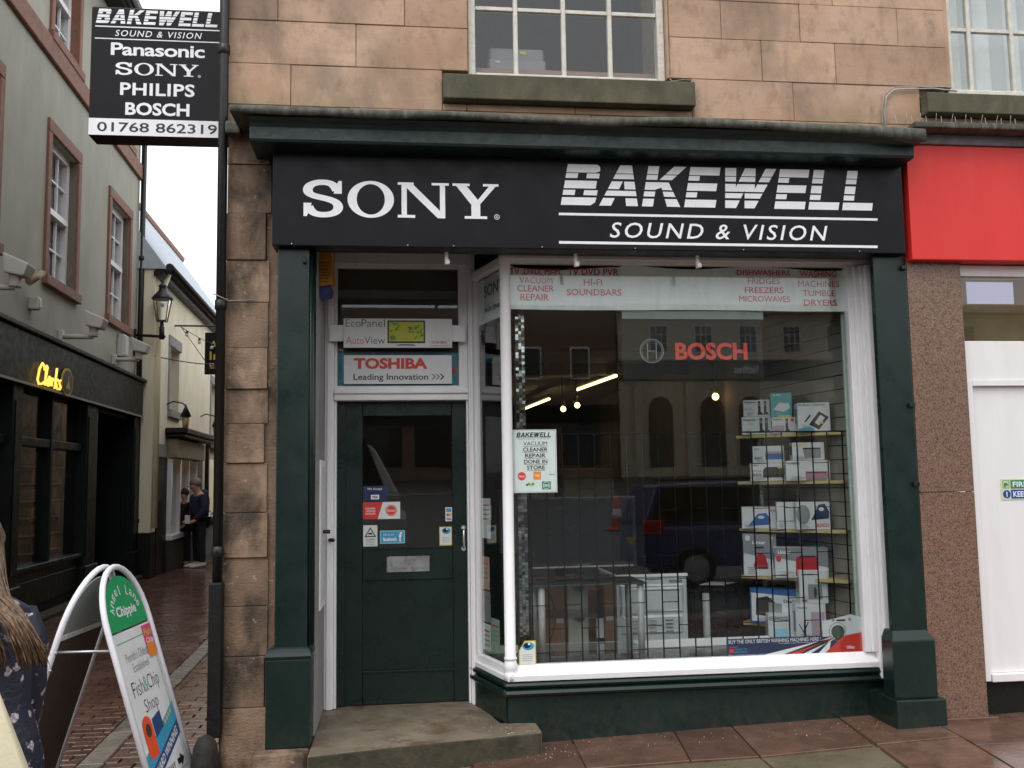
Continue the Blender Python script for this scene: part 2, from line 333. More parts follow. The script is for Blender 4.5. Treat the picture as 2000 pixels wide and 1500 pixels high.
mat('black_iron', (.006, .006, .0065), .4, .3, 12, .15, 40); mat('black_timber', (.007, .0065, .006), .5, .3, 8, .3, 50, spec=.3)
mat('render_sage', (.41, .405, .34), .9, .10, 2.2, .25, 90, dirt=.22, dirtcol=(.19, .19, .15), stretch=(1, 1, .5))
mat('render_cream', (.90, .82, .63), .9, .08, 2, .25, 80, dirt=.25, dirtcol=(.42, .36, .27), stretch=(1, 1, .4))
mat('red_surround', (.235, .105, .068), .7, .15, 6, .15, 60, dirt=.25, dirtcol=(.12, .065, .045))
mat('clarks_green', (.0055, .0115, .009), .5, .3, 5, .1, 30, spec=.25); mat('slate_roof', (.13, .15, .17), .6, .25, 9, .4, 40)
mat('pale_roof', (.46, .51, .56), .8, .12, 5, .3, 30, dirt=.3, dirtcol=(.3, .32, .34)); mat('grey_stone', (.30, .30, .29), .8, .15, 9, .2, 60)
mat('red_panel', (.70, .026, .020), .5, .05, 2, .02, 10, dirt=.10, dirtcol=(.42, .03, .025), stretch=(2, 2, .35)); mat('hoarding', (.80, .78, .78), .55, .04, 3, .03, 30, dirt=.12, dirtcol=(.55, .52, .50), stretch=(3, 3, .35))
mat('mortar', (.20, .165, .125), .9, .2, 30, .4, 80, dirt=.5); mat('soil_dark', (.035, .026, .02), .9, .3, 20, .4, 60)
mat('asphalt', (.05, .05, .051), .5, .2, 12, .3, 120); mat('interior_wall', (.11, .085, .065), .8, .15, 2); mat('interior_ceiling', (.26, .25, .235), .85, .1, 3)
mat('interior_floor', (.05, .047, .043), .45, .2, 5); mat('deck_dark', (.045, .045, .045), .25, .15, 5); flat('slat_board', (.30, .285, .25), .6)
flat('groove', (.02, .018, .016), .8); mat('pine', (.50, .40, .17), .5, .15, 9, stretch=(.4, 6, 6)); mat('cardboard', (.28, .155, .08), .75, .1, 5)
mat('steel', (.46, .47, .48), .32, .1, 10, metal=.9); mat('galvanised', (.62, .65, .67), .42, .12, 14, .05, 30, metal=.35); flat('chrome', (.75, .75, .76), .15, 1.0)
flat('plastic_black', (.012, .012, .013), .25); mat('screen_dark', (.008, .010, .012), .2, .1, 4, spec=.25); flat('pack_white', (.62, .63, .65), .4); flat('pack_grey', (.24, .24, .25), .4)
flat('pack_blue', (.03, .12, .34), .4); flat('pack_teal', (.06, .36, .40), .4); flat('pack_lilac', (.42, .32, .42), .4); flat('pack_red', (.42, .02, .025), .35)
flat('pack_yellow', (.65, .50, .04), .5); flat('pack_navy', (.012, .025, .085), .4); flat('pack_black', (.02, .02, .022), .4); flat('pack_pink', (.42, .2, .26), .4)
flat('brand_blue', (.02, .30, .42), .5); flat('leaf_print', (.10, .26, .02), .5); flat('lime_print', (.50, .50, .04), .5); flat('sky_print', (.28, .62, .72), .4)
flat('alarm_yellow', (.55, .25, .015), .5); flat('alarm_blue', (.015, .03, .16), .5); flat('exit_green', (.01, .22, .09), .5); flat('safety_yellow', (.62, .66, .42), .6); flat('safety_blue', (.01, .05, .30), .5)
flat('gold', (.62, .40, .06), .4); flat('board_green', (.014, .33, .115), .4); flat('board_white', (.74, .75, .75), .4); flat('tube_white', (.78, .78, .82), .3); flat('orange', (.75, .25, .03), .5)
flat('award_blue', (.05, .32, .52), .4); flat('award_navy', (.025, .07, .19), .4); flat('award_orange', (.78, .09, .03), .4); flat('brown_board', (.055, .036, .028), .6); flat('grey_plastic', (.30, .30, .31), .5)
flat('cam_white', (.60, .58, .55), .5); mat('wire_grey', (.33, .32, .29), .6, .2, 20); flat('skin', (.50, .29, .2), .5); flat('hair_grey', (.22, .18, .15), .7); flat('hair_dark', (.02, .015, .012), .6)
mat('cloth_navy', (.012, .018, .042), .85, .2, 14, .4, 30); mat('cloth_black', (.008, .009, .013), .85, .2, 14, .4, 30); flat('shoe_white', (.62, .62, .60), .6); mat('cloth_beige', (.40, .30, .21), .85, .1, 10, .4, 25)
mat('tote_cream', (.66, .60, .42), .8, .06, 8, .25, 40); mat('car_blue', (.005, .030, .15), .3, .1, 3, coat=1.0); flat('car_glass', (.01, .012, .014), .05); flat('tyre', (.012, .012, .012), .8); flat('tail_red', (.5, .01, .008), .15); flat('van_white', (.72, .72, .73), .25)
mat('bank_stone', (.60, .53, .41), .85, .08, 3); mat('brown_stone', (.20, .13, .095), .85, .15, 3); flat('cone_orange', (.8, .12, .02), .5)
mat('leaf_green', (.05, .10, .025), .6, .4, 30); flat('petal_pink', (.65, .06, .18), .6); mat('blind_grey', (.62, .63, .64), .7, .05, 4); flat('blind_pale', (.82, .82, .82), .7)
emit('tube_light', (1.0, .84, .36), 3.0); emit('spot_light', (1.0, .62, .2), 5.0); emit('sign_glow', (1.0, .60, .10), 1.0); emit('panel_light', (.62, .62, .85), .38); emit('shop_glow', (1.0, .75, .5), .25)
# ================================================================ ground
def gz(x): return .033 * (x - .84)
def az_(y): return -.062 - .003 * (y - 5.6)
tag(bx('road', 'asphalt', None, -40, 60, -5.5, 1.2, -.6, -.17), kind='structure')
sq = MB(); sq.add([(-60, -5.5, -.172), (90, -5.5, -.172), (90, -60, 2.25), (-60, -60, 2.25)], [(0, 1, 2, 3)]); tag(sq.build('market_square', 'asphalt'), kind='structure')
ALY = MB().add([(-40, 1.2, -.10), (60, 1.2, -.02), (60, 60, -.22), (-40, 60, -.22)], [(0, 1, 2, 3)]); tag(ALY.build('ground', 'soil_dark'), kind='structure')
pav = T('pavement', None, None, (1, 4, 0)); pav['kind'] = 'structure'
def flag(poly, m='flag_red', inset=.005, dz=0.0):
    cx = sum(p[0] for p in poly) / len(poly); cy = sum(p[1] for p in poly) / len(poly); q = []
    for x, y in poly:
        L = math.hypot(x - cx, y - cy); k = 1 - inset * 1.4 / L; q.append((cx + (x - cx) * k, cy + (y - cy) * k))
    n = len(q); tx, ty = random.uniform(-.004, .004), random.uniform(-.004, .004)
    top = [(x, y, gz(x) + dz + (x - cx) * tx + (y - cy) * ty) for x, y in q]; bot = [(x, y, z - .09) for x, y, z in top]
    b = MB().add(bot + top, [tuple(range(n - 1, -1, -1)), tuple(range(n, 2 * n))] + [(i, (i + 1) % n, (i + 1) % n + n, i + n) for i in range(n)])
    return b.build('flagstone', m, pav, .003)
MB().add([(-1.1, 1.3, gz(-1.1) - .022), (9, 1.3, gz(9) - .022), (9, 6.1, gz(9) - .022), (-1.1, 6.1, gz(-1.1) - .022)], [(0, 1, 2, 3)]).build('joint_bed', 'mortar', pav)
for p in ([(.40, 5.86), (1.03, 5.86), (1.005, 5.27), (.40, 5.30)], [(1.03, 5.86), (1.67, 5.86), (1.585, 5.25), (1.005, 5.27)], [(1.67, 5.86), (2.035, 5.86), (1.97, 5.215), (1.585, 5.25)],
          [(2.035, 5.86), (2.735, 5.86), (2.655, 5.25), (1.97, 5.215)], [(2.735, 5.86), (3.24, 5.86), (3.19, 5.27), (2.67, 5.25)], [(2.67, 5.24), (3.19, 5.265), (3.09, 4.55), (2.60, 4.62)],
          [(3.24, 5.86), (3.95, 5.86), (3.82, 5.0), (3.17, 5.1)], [(3.95, 5.86), (4.7, 5.86), (4.62, 5.0), (3.82, 5.0)], [(3.165, 5.09), (3.82, 4.99), (3.78, 4.2), (3.06, 4.3)], [(3.82, 4.99), (4.62, 4.99), (4.6, 4.2), (3.78, 4.2)]): flag(p)
flag([(-1.06, 5.30), (.40, 5.295), (.40, 4.7), (-1.06, 4.7)], 'flag_grey', dz=-.004)
flag([(.40, 5.295), (1.97, 5.21), (1.95, 4.62), (.40, 4.7)], 'flag_grey', dz=-.006)
flag([(1.97, 5.21), (2.655, 5.24), (2.59, 4.62), (1.95, 4.62)], 'flag_grey', dz=-.004)
flag([(-1.06, 6.0), (.40, 6.0), (.40, 5.30), (-1.06, 5.30)], 'flag_red', dz=-.01)
for r in range(4):
    y1 = 4.6 - r * .72 if r else 4.6; x = -1.0
    while x < 6:
        w = random.uniform(.6, 1.05); lim = 4.18 if x > 2.4 and r == 0 else y1
        flag([(x, lim), (x + w, lim), (x + w, 4.6 - (r + 1) * .72), (x, 4.6 - (r + 1) * .72)], random.choice(['flag_red', 'flag_red', 'flag_grey']), dz=-.008); x += w
kerb = T('kerb', None, None, (1, 1.3, 0)); kerb['kind'] = 'structure'
for k in range(12): bx('kerbstone', 'grey_stone', kerb, -2 + k * .92, -2 + k * .92 + .91, 1.2, 1.5, -.2, gz(-2 + k * .92) - .02, .012, 2)
# alley: clay pavers in bands, a pale stone drainage channel down the middle
aly = T('alley_paving', None, None, (-2.4, 8, 0)); aly['kind'] = 'structure'
tag(MB().add([(-4.9, 1.4, az_(1.4) - .012), (-1.0, 1.4, az_(1.4) - .012), (-1.0, 34, az_(34) - .012), (-6, 34, az_(34) - .012)], [(0, 1, 2, 3)]).build('joint_bed', 'soil_dark', aly))
mat('channel_wet', (.19, .155, .125), .3, .3, 6, .3, 40, dirt=.5, tint=.3)
y = 4.9
while y < 24:
    L = random.uniform(.5, .8); c0 = -1.86 - (y - 7) * .035
    b = MB(); b.xy([(c0 - .075, y), (c0 + .075, y), (c0 + .075 - L * .035, y + L - .008), (c0 - .075 - L * .035, y + L - .008)], az_(y) - .06, az_(y) + .004); b.build('channel_stone', 'channel_wet', aly, .008); y += L
bricks = []
def lay(cx, cy, ang, L=.2, W=.1):
    bricks.append((cx, cy, ang + random.uniform(-.012, .012), L, W))
y = 3.0; row = 0
while y < 22:
    band = int(y / 1.3) % 2
    x = -5.0 + (row % 2) * .1
    while x < -.95:
        c0 = -1.86 - (y - 7) * .035
        if y < 4.9 or abs(x - c0) > .188: lay(x, y, 0)
        else:                                             # cut bricks beside the channel
            for lo, hi in ((x - .1, min(x + .1, c0 - .083)), (max(x - .1, c0 + .083), x + .1)):
                if hi - lo > .025: lay((lo + hi) / 2, y, 0, hi - lo)
        x += .208
    y += .108; row += 1
wall_x = lambda y: -4.83 - (y - 19) * .0366
vis = [b for b in bricks if b[1] > 4.9 and b[0] > wall_x(b[1]) + .05]
vis.sort(key=lambda b: b[1] + abs(b[0] + 2.0) * .6)
big = [b for b in vis if -3.6 < b[0]][:300]; bigset = set(map(id, big))
bm_ = MB().box(-.099, .099, -.049, .049, -.05, .0); proto = bm_.build('brick', 'paver', aly, .004, local=True)
for k, b in enumerate(big):
    o = proto if k == 0 else proto.copy()
    if k: COL.objects.link(o)
    o.location = Vector((b[0], b[1], az_(b[1]) + random.uniform(-.003, .004))) - origin(aly); o.rotation_euler = (random.uniform(-.015, .015), random.uniform(-.012, .012), b[2]); o.scale.x = b[3] / .2
rest = MB()
for b in bricks:
    if id(b) in bigset or b[0] < wall_x(b[1]) - .2: continue
    z = az_(b[1]) + random.uniform(-.003, .003); rest.box(b[0] - b[3] / 2, b[0] + b[3] / 2, b[1] - .05, b[1] + .05, z - .04, z)
tag(rest.build('brick_field', 'paver', aly), kind='stuff')

# ================================================================ the stone building above and beside the shop
sb = T('stone_building', 'pink sandstone ashlar building with sash windows above the electrical shop', 'building', (1, 5.7, 0))
def stone(x0, x1, z0, z1, y=5.66, m='sandstone', g=.0016, dy=None, bev=.003, d=.05):
    dy = random.uniform(-.003, .003) if dy is None else dy
    return bx('stone', m, sb, x0 + g, x1 - g, y + dy, y + d, z0 + g, z1 - g, bev)
WA, WB = (.43, 1.715), (3.61, 4.9)           # window openings
rows = [(3.60, 3.855, [-1.03, -.3, .42, 1.2, 1.9, 2.45, 3.05, 3.6, 4.3, 5.1]), (3.855, 4.115, [-1.03, -.651, .27, None, 1.86, 2.538, 3.41, None, 5.1]),
        (4.115, 4.39, [-1.03, -.26, .43, None, 1.725, 2.336, 2.836, 3.61, None, 4.9, 5.4]), (4.39, 4.65, [-1.03, -.731, .038, .43, None, 1.725, 2.072, 2.605, 3.28, 3.61, None, 4.9, 5.4]),
        (4.65, 4.93, [-1.03, -.45, .43, None, 1.725, 2.838, 3.61, None, 4.9, 5.4]), (4.93, 5.2, [-1.03, -.7, .1, .43, None, 1.725, 2.2, 3.0, 3.61, None, 4.9, 5.4])]
for z0, z1, xs in rows:
    for a, b in zip(xs, xs[1:]):
        if a is not None and b is not None: stone(a - (.012 if a == -1.03 else 0), b, z0, z1)
for a, b in ((.27, .42), (.42, 1.1), (1.1, 1.86)): stone(a, b, 3.857, 3.902, y=5.662)
for a, b in ((3.41, 4.2), (4.2, 5.1)): stone(a, b, 3.857, 3.910, y=5.662)
for k in range(9):                           # plain upper courses out of frame
    x = -1.03
    while x < 5.4:
        w = random.uniform(.5, .9)
        if not (x < 1.72 and x + w > .43 and k < 2) and not (x + w > 3.61 and k < 2): stone(x, min(x + w, 5.4), 5.2 + k * .28, 5.48 + k * .28)
        x += w
core = MB()
core.box(-1.0, .43, 5.70, 6.3, 3.55, 7.7).box(1.72, 3.61, 5.70, 6.3, 3.55, 7.7).box(4.9, 9, 5.70, 6.3, 3.55, 7.7).box(.43, 1.72, 5.70, 6.3, 3.55, 4.06).box(3.61, 4.9, 5.70, 6.3, 3.55, 4.06).box(.43, 1.72, 5.7, 6.3, 5.72, 7.7).box(3.61, 4.9, 5.7, 6.3, 5.72, 7.7)
core.box(-1.0, -.70, 5.72, 17.0, -.1, 3.549).box(-1.0, -.70, 6.301, 17.0, 3.55, 7.7).box(-.7, 9, 6.301, 17, 7.2, 7.7).box(3.46, 3.6, 6.301, 17, 0, 7.2)
core.build('wall_core', 'mortar', sb)
# window jamb stones
for xa, xb in ((.43, .4301), (1.715, 1.7249)):
    pass
def sash(name, x0, x1, z0, z1, y, bars_x, bars_z, par, cutoff=None):
    w = bx('window', 'old_white_paint', par, x0, x0 + .045, y - .02, y + .06, z0, z1, .004)
    bx('frame', 'old_white_paint', w, x1 - .045, x1, y - .02, y + .06, z0, z1, .004)
    bx('frame', 'old_white_paint', w, x0 + .046, x1 - .046, y - .022, y + .055, z0, z0 + .045, .006)
    bx('frame', 'old_white_paint', w, x0 + .046, x1 - .046, y - .022, y + .055, z1 - .05, z1, .006)
    for bxx in bars_x: bx('glazing_bar', 'old_white_paint', w, bxx - .014, bxx + .014, y - .004, y + .035, z0 + .046, z1 - .051, .004)
    for bz in bars_z:
        xs = [x0 + .046] + [v for q in bars_x for v in (q - .0145, q + .0145)] + [x1 - .046]
        for a, b in zip(xs[::2], xs[1::2]): bx('glazing_bar', 'old_white_paint', w, a, b, y, y + .032, bz - .013, bz + .013, .003)
    xs = [x0 + .04] + list(bars_x) + [x1 - .04]; zs = [z0 + .04] + list(bars_z) + [z1 - .045]
    for a, b in zip(xs, xs[1:]):
        for c, d in zip(zs, zs[1:]):
            p = bx('pane', 'window_glass', w, a + .002, b - .002, y + .012, y + .016, c + .002, d - .002)
    return w
sash('w', .435, 1.705, 4.085, 5.7, 5.73, (.74, 1.05, 1.352), (4.565, 5.02), sb)
sash('w', 3.645, 4.88, 4.085, 5.7, 5.73, (3.83, 4.14, 4.45), (4.558, 5.02), sb)
bx('jamb', 'sandstone', sb, 1.708, 1.7235, 5.672, 5.85, 4.12, 5.7); bx('jamb', 'sandstone', sb, .4315, .434, 5.672, 5.85, 4.12, 5.7); bx('jamb', 'sandstone', sb, 3.612, 3.6435, 5.672, 5.85, 4.12, 5.7)
bx('sill', 'algae_stone', sb, .27, 1.86, 5.58, 5.80, 3.905, 4.062, .008, 2); bx('sill', 'algae_stone', sb, 3.415, 5.1, 5.58, 5.80, 3.914, 4.048, .008, 2)
# rooms behind the upper windows
room = MB(); room.box(.3, 2.0, 8.2, 8.3, 3.9, 6.0).box(.2, .3, 5.95, 8.3, 3.9, 6.0).box(2.0, 2.1, 5.95, 8.3, 3.9, 6.0).box(.2, 2.1, 5.95, 8.3, 6.0, 6.1)
room.build('room_wall', mat('room_mauve', (.16, .145, .17), .9), sb); bx('room_floor', mat('room_board', (.30, .17, .12), .6), sb, .3, 2.0, 5.9, 8.2, 3.95, 4.245)
room = MB(); room.box(3.4, 5.1, 6.8, 6.9, 3.9, 6.0).box(3.4, 5.1, 5.95, 6.9, 6.0, 6.1); room.build('room_wall', 'room_mauve', sb)
for k in range(11):                          # vertical fabric blinds
    x = 3.66 + k * .112; m = MB(); m.add([(x, 5.93, 4.14), (x + .096, 5.905, 4.14), (x + .096, 5.905, 5.7), (x, 5.93, 5.7), (x, 5.932, 4.14), (x + .096, 5.907, 4.14), (x + .096, 5.907, 5.7), (x, 5.932, 5.7)], [(0, 1, 2, 3), (7, 6, 5, 4), (0, 4, 5, 1), (1, 5, 6, 2), (2, 6, 7, 3), (3, 7, 4, 0)])
    b = m.build('blind_slat', 'blind_pale' if k % 2 else 'blind_grey', sb)
# quoin stones of the left pier, rounded nose towards the alley
qz = [3.69, 3.485, 3.187, 2.9, 2.647, 2.373, 2.131, 1.927, 1.699, 1.413, 1.156, .882, .602, .319, -.09]
for k, (b, a) in enumerate(zip(qz, qz[1:])):
    m = MB(); g = .0016; dy = random.uniform(-.010, .008); xr = -.768 + random.uniform(-.022, .018)
    if k == len(qz) - 2: xr, dy = -.70, -.018
    arc = [(-1.022 + .035 - .035 * math.cos(t), 5.66 + dy + .035 - .035 * math.sin(t)) for t in (0, .4, .8, 1.2, 1.57)]
    m.xy([(-1.022, 5.80)] + arc + [(xr, 5.66 + dy), (xr, 5.80)], a + g, b - g); m.build('stone', 'sandstone_sooty', sb, .004, 2)
bx('patch', 'sandstone_sooty', sb, -.785, -.52, 5.676, 5.80, .32, 3.62)
bx('lintel_stone', 'sandstone_sooty', sb, -1.02, -.70, 5.657, 5.72, 3.49, 3.60, .004) if False else None
# lead stub at the cornice end
bx('lead_cap', 'mossy_lead', sb, -1.02, -.93, 5.56, 5.66, 3.64, 3.72, .02, 2)

# ================================================================ timber shopfront
sf = T('shopfront', 'dark green and white timber shopfront with recessed door and bay window', 'shopfront', (1.2, 5.7, .1))
G, W = 'green_paint', 'white_paint'
# left pillar
lp = bx('pillar', G, sf, -.705, -.524, 5.56, 5.75, .64, 2.952, .006, 2)
m = MB(); m.box(-.746, -.503, 5.52, 5.76, .12, .60); m.build('plinth', G, lp, .006, 2)
m = MB(); m.loft([[(-.748 + k, 5.515 + k, z), (-.500 - k * .6, 5.515 + k, z), (-.500 - k * .6, 5.765, z), (-.748 + k, 5.765, z)] for k, z in ((0, .601), (-.006, .618), (.002, .640), (.02, .655), (.034, .662))], smooth=False); m.build('plinth_cap', G, lp)
m = MB(); m.tube([(-.518, 5.60, .66), (-.518, 5.60, 2.95)], .012, 8); m.tube([(-.512, 5.66, .66), (-.512, 5.66, 2.95)], .02, 8); m.build('bead', G, lp)
bx('bracket', 'black_iron', lp, -.56, -.54, 5.535, 5.559, 2.86, 2.89, .003)
# right pillar on its stepped pedestal
rp = bx('pillar', G, sf, 2.966, 3.186, 5.56, 5.605, .62, 2.952, .006, 2); bx('pillar_core', G, rp, 3.10, 3.186, 5.6055, 5.93, .62, 2.952)
m = MB(); m.box(2.940, 3.214, 5.525, 5.66, .236, .575); m.build('pedestal', G, rp, .006, 2)
m = MB(); m.loft([[(2.940 + k * .7, 5.525 + k, z), (3.214 - k, 5.525 + k, z), (3.214 - k, 5.66, z), (2.940 + k * .7, 5.66, z)] for k, z in ((0, .576), (.036, .632))], smooth=False); m.build('chamfer', G, rp)
bx('base_block', G, rp, 2.930, 3.245, 5.49, 5.835, .03, .235, .008, 2)
for z in (2.86, 1.99, 1.50): bx('bracket', 'black_iron', rp, 3.145, 3.182, 5.532, 5.559, z, z + .028, .004)
# cornice and flashing
cor = MB(); prof = [(5.66, 3.515), (5.50, 3.515), (5.36, 3.520), (5.352, 3.535), (5.352, 3.605), (5.335, 3.622), (5.32, 3.632), (5.30, 3.648), (5.66, 3.648)]
cor.yz(prof, -.845, 3.165); cob = cor.build('cornice', 'green_paint_old', sf, .003)
bx('cornice_bed', G, cob, -.70, 3.11, 5.54, 5.65, 3.44, 3.514)
fl = MB(); N = 64
ringsT = []
for k in range(N + 1):
    u = k / N; x = -.94 + u * 4.13; sag = .012 * math.sin(u * 9 + 1) + .008 * math.sin(u * 23) + (-.03 * max(0, u - .72) / .28)
    yf = 5.265 + .012 * math.sin(u * 17); dz = .006 * math.sin(u * 41 + 2); th = .046 + .005 * math.sin(u * 13) + (.03 * max(0, u - .72) / .28)
    zt = 3.695 + sag * .5
    ringsT.append([(x, yf, zt - th + dz), (x, yf - .004, zt - .012), (x, yf + .012, zt), (x, 5.45, zt + .055), (x, 5.665, zt + .085), (x, 5.665, zt - th + .02), (x, yf + .05, zt - th + .006)])
fl.loft(ringsT); fl.build('flashing', 'mossy_lead', cob)
bx('soffit_board', 'green_paint_old', cob, -.85, 3.16, 5.36, 5.6, 3.43, 3.4301) if False else None
# soffit over lobby and bay, header behind the sign
bx('soffit', 'black_timber', sf, -.69, 3.44, 5.70, 6.9, 3.141, 3.18); bx('header', 'black_timber', sf, -.73, 3.18, 5.62, 5.68, 2.957, 3.44)
# step
stp = MB().xy([(-.50, 5.36), (-.49, 5.345), (.05, 5.47), (.79, 5.60), (.815, 5.63), (.81, 5.84), (.60, 5.87), (.48, 6.50), (-.50, 6.50)], -.08, .118); ds = tag(stp.build('doorstep', 'step_stone', None, .018, 3), 'worn sandstone doorstep with damp stain under the shop door', 'doorstep')
MATS['riser_moss'] = mat('riser_moss', (.052, .046, .026), .8, .5, 7, .5, 50, dirt=.7, dirtcol=(.018, .016, .01))
ds.data.materials.append(MATS['riser_moss'])
for p_ in ds.data.polygons:
    if p_.normal.y < -.6: p_.material_index = 1          # algae grows on the damp riser
stp = MB().xy([(-.80, 5.42), (-.53, 5.44), (-.505, 5.46), (-.505, 5.80), (-.70, 5.80), (-.80, 5.56)], -.09, .117); tag(stp.build('footing_stone', 'sandstone_sooty', None, .02, 3), 'worn stone block under the left green pillar', 'stone block')
# lobby side and frame
bx('lobby_panel', mat('grey_board', (.30, .29, .28), .7, .2, 6, stretch=(1, 1, .3)), sf, -.53, -.497, 5.765, 6.40, .12, 3.13)
dfm = MB(); dfm.box(-.496, -.435, 6.38, 6.52, .12, 3.13); df = dfm.build('door_frame', W, sf, .006, 2)
bx('jamb_bead', W, df, -.434, -.418, 6.395, 6.50, .12, 2.12, .004); bx('jamb_bead', W, df, -.48, -.447, 6.366, 6.379, .12, 3.12, .004)
bx('post', W, df, .462, .512, 6.36, 6.52, .12, 3.13, .006, 2); bx('post_bead', W, df, .448, .461, 6.395, 6.50, .12, 2.12, .003); bx('post_bead', W, df, .472, .492, 6.345, 6.359, .12, 3.12, .004)
bx('transom', W, df, -.434, .461, 6.37, 6.52, 2.121, 2.205, .006, 2); bx('transom_bead', W, df, -.434, .461, 6.352, 6.369, 2.165, 2.185, .004)
bx('head', W, df, -.434, .461, 6.372, 6.52, 3.045, 3.13, .006, 2)
fan = bx('fanlight', W, sf, -.434, -.415, 6.40, 6.46, 2.206, 3.044, .003); bx('frame', W, fan, .40, .461, 6.40, 6.46, 2.206, 3.044, .003); bx('frame', W, fan, -.414, .399, 6.402, 6.458, 2.206, 2.222, .003); bx('frame', W, fan, -.414, .399, 6.402, 6.458, 3.03, 3.044, .003)
bx('pane', 'window_glass', fan, -.413, .398, 6.435, 6.439, 2.223, 3.029); bx('back_bar', 'wire_grey', fan, -.41, .39, 6.47, 6.474, 2.868, 2.872)
# the door
dm = MB(); Y0, Y1 = 6.465, 6.51
dm.box(-.417, -.250, Y0, Y1, .122, 2.118); door = dm.build('door', G, sf, .003)
bx('stile', G, door, .352, .4475, Y0, Y1, .122, 2.118, .003); bx('rail', G, door, -.249, .351, Y0 + .001, Y1, 2.022, 2.118, .003); bx('rail', G, door, -.249, .351, Y0 + .001, Y1, .925, 1.138, .003); bx('rail', G, door, -.249, .351, Y0 + .001, Y1, .122, .337, .003)
bx('panel', G, door, -.249, .351, Y0 + .016, Y1 - .005, .338, .924); bx('cover_strip', G, door, -.416, -.362, Y0 - .012, Y0 - .0005, .122, 2.118, .003)
bx('drip_ledge', G, door, -.252, .353, Y0 - .008, Y0 + .012, .326, .338, .002); bx('drip_ledge', G, door, -.252, .353, Y0 - .006, Y0 + .012, 1.128, 1.139, .002)
bx('pane', 'window_glass', door, -.249, .351, Y0 + .016, Y0 + .020, 1.139, 2.021)
lb = bx('letterbox', 'steel', door, -.091, .195, Y0 - .008, Y0 - .0005, .976, 1.081, .003); bx('flap', 'steel', lb, -.06, .165, Y0 - .012, Y0 - .0082, 1.0, 1.055, .002)
h = MB().tube([(.424, Y0 - .002, 1.258), (.424, Y0 - .035, 1.248), (.424, Y0 - .042, 1.23), (.424, Y0 - .042, 1.155), (.424, Y0 - .035, 1.138), (.424, Y0 - .002, 1.128)], .008, 8); hd = h.build('handle', 'chrome', door)
MB().disc((.424, 1.262), .016, Y0 - .006, Y0 - .0005).disc((.424, 1.122), .016, Y0 - .006, Y0 - .0005).build('rose', 'chrome', hd)
for z in (1.52, .72): MB().disc((.428, z), .012, Y0 - .004, Y0 - .0005).build('keyhole', 'black_iron', door)
# wire mesh in the door glass
wm = MB()
for k in range(40): wm.box(-.245 + k * .015, -.2446 + k * .015, Y0 + .028, Y0 + .0288, 1.14, 2.02)
for k in range(59): wm.box(-.249, .351, Y0 + .030, Y0 + .0308, 1.142 + k * .015, 1.1424 + k * .015)
tag(wm.build('wire_mesh', mat('wire_dark', (.06, .055, .045), .6), door), kind='stuff')
# bay window
bw = T('bay_window', None, None); bw.parent = sf; bw.matrix_parent_inverse.identity(); bw.location = (0, 0, 0)
A, B_ = Vector((.498, 6.40)), Vector((.655, 5.86))          # splayed side: door post to corner
sd = (B_ - A).normalized(); sn = Vector((-sd.y, sd.x)) * -1
if sn.x > 0: sn = -sn
def side(name, m, a0, a1, o0, o1, z0, z1, bev=0.0, par=None):
    L = (B_ - A).length; p = lambda a, o: (A.x + sd.x * a + sn.x * o, A.y + sd.y * a + sn.y * o)
    return MB().xy([p(a0, o0), p(a1, o0), p(a1, o1), p(a0, o1)], z0, z1).build(name, m, par or bw, bev)
LS = (B_ - A).length
# stall riser
bx('stall_riser', G, bw, .64, 3.099, 5.845, 5.90, -.03, .285, .004); side('stall_riser', G, 0, LS - .005, -.015, .03, .0, .285)
prof = [(5.90, .27), (5.83, .272), (5.806, .283), (5.797, .298), (5.806, .314), (5.822, .322), (5.808, .332), (5.80, .345), (5.808, .358), (5.83, .366), (5.90, .366)]
mo = MB(); mo.yz(prof, .625, 3.085); mo.build('moulding', G, bw)
for z0, z1, o in ((.272, .318, .045), (.322, .366, .04)): side('moulding', G, -.02, LS + .02, -.01, o, z0, z1, .014)
# white sill, head and stiles
m = MB(); m.yz([(5.90, .367), (5.815, .367), (5.812, .40), (5.83, .412), (5.872, .455), (5.90, .457)], .64, 3.0); m.build('sill', W, bw, .002)
side('sill', W, 0, LS, -.02, .03, .367, .40, .004); side('sill', W, .0, LS, -.02, .012, .401, .452, .004)
bx('head', W, bw, .66, 3.098, 5.84, 5.90, 2.945, 3.0, .004); bx('head_bead', W, bw, .66, 3.098, 5.815, 5.839, 2.962, 2.992, .006); bx('head', 'black_timber', bw, .66, 3.098, 5.86, 5.9, 3.012, 3.139)
for k in range(8): bx('vent_bar', W, bw, .70 + k * .32, .722 + k * .32, 5.85, 5.859, 3.001, 3.04)
side('head', W, .0, LS, -.02, .03, 2.93, 2.985, .004); side('stile', W, .015, .075, -.02, .015, .453, 2.93, .003)
bx('stile', W, bw, 2.927, 2.965, 5.835, 5.90, .4575, 2.944, .004); bx('stile', W, bw, 2.966, 3.0, 5.812, 5.90, .459, 2.944, .008, 2); bx('stile_bead', W, bw, 3.0005, 3.022, 5.795, 5.90, .30, 2.944, .006, 2); bx('stile', W, bw, 3.0225, 3.098, 5.765, 5.90, .28, 2.944, .012, 2)
cc = MB(); cx, cy = .662, 5.853
cc.lathe([(.042, .372), (.042, .415), (.036, .42), (.042, .435), (.044, .452), (.040, .474), (.036, .485), (.035, .492), (.040, .496), (.040, .506), (.034, .512), (.034, 2.96), (.04, 2.965), (.04, 3.0)], (cx, cy, 0), 18); cc.build('corner_column', W, bw)
bx('pane', 'window_glass', bw, .69, 2.928, 5.874, 5.879, .448, 2.95); side('pane', 'window_glass', .06, LS - .02, -.008, -.003, .44, 2.94)
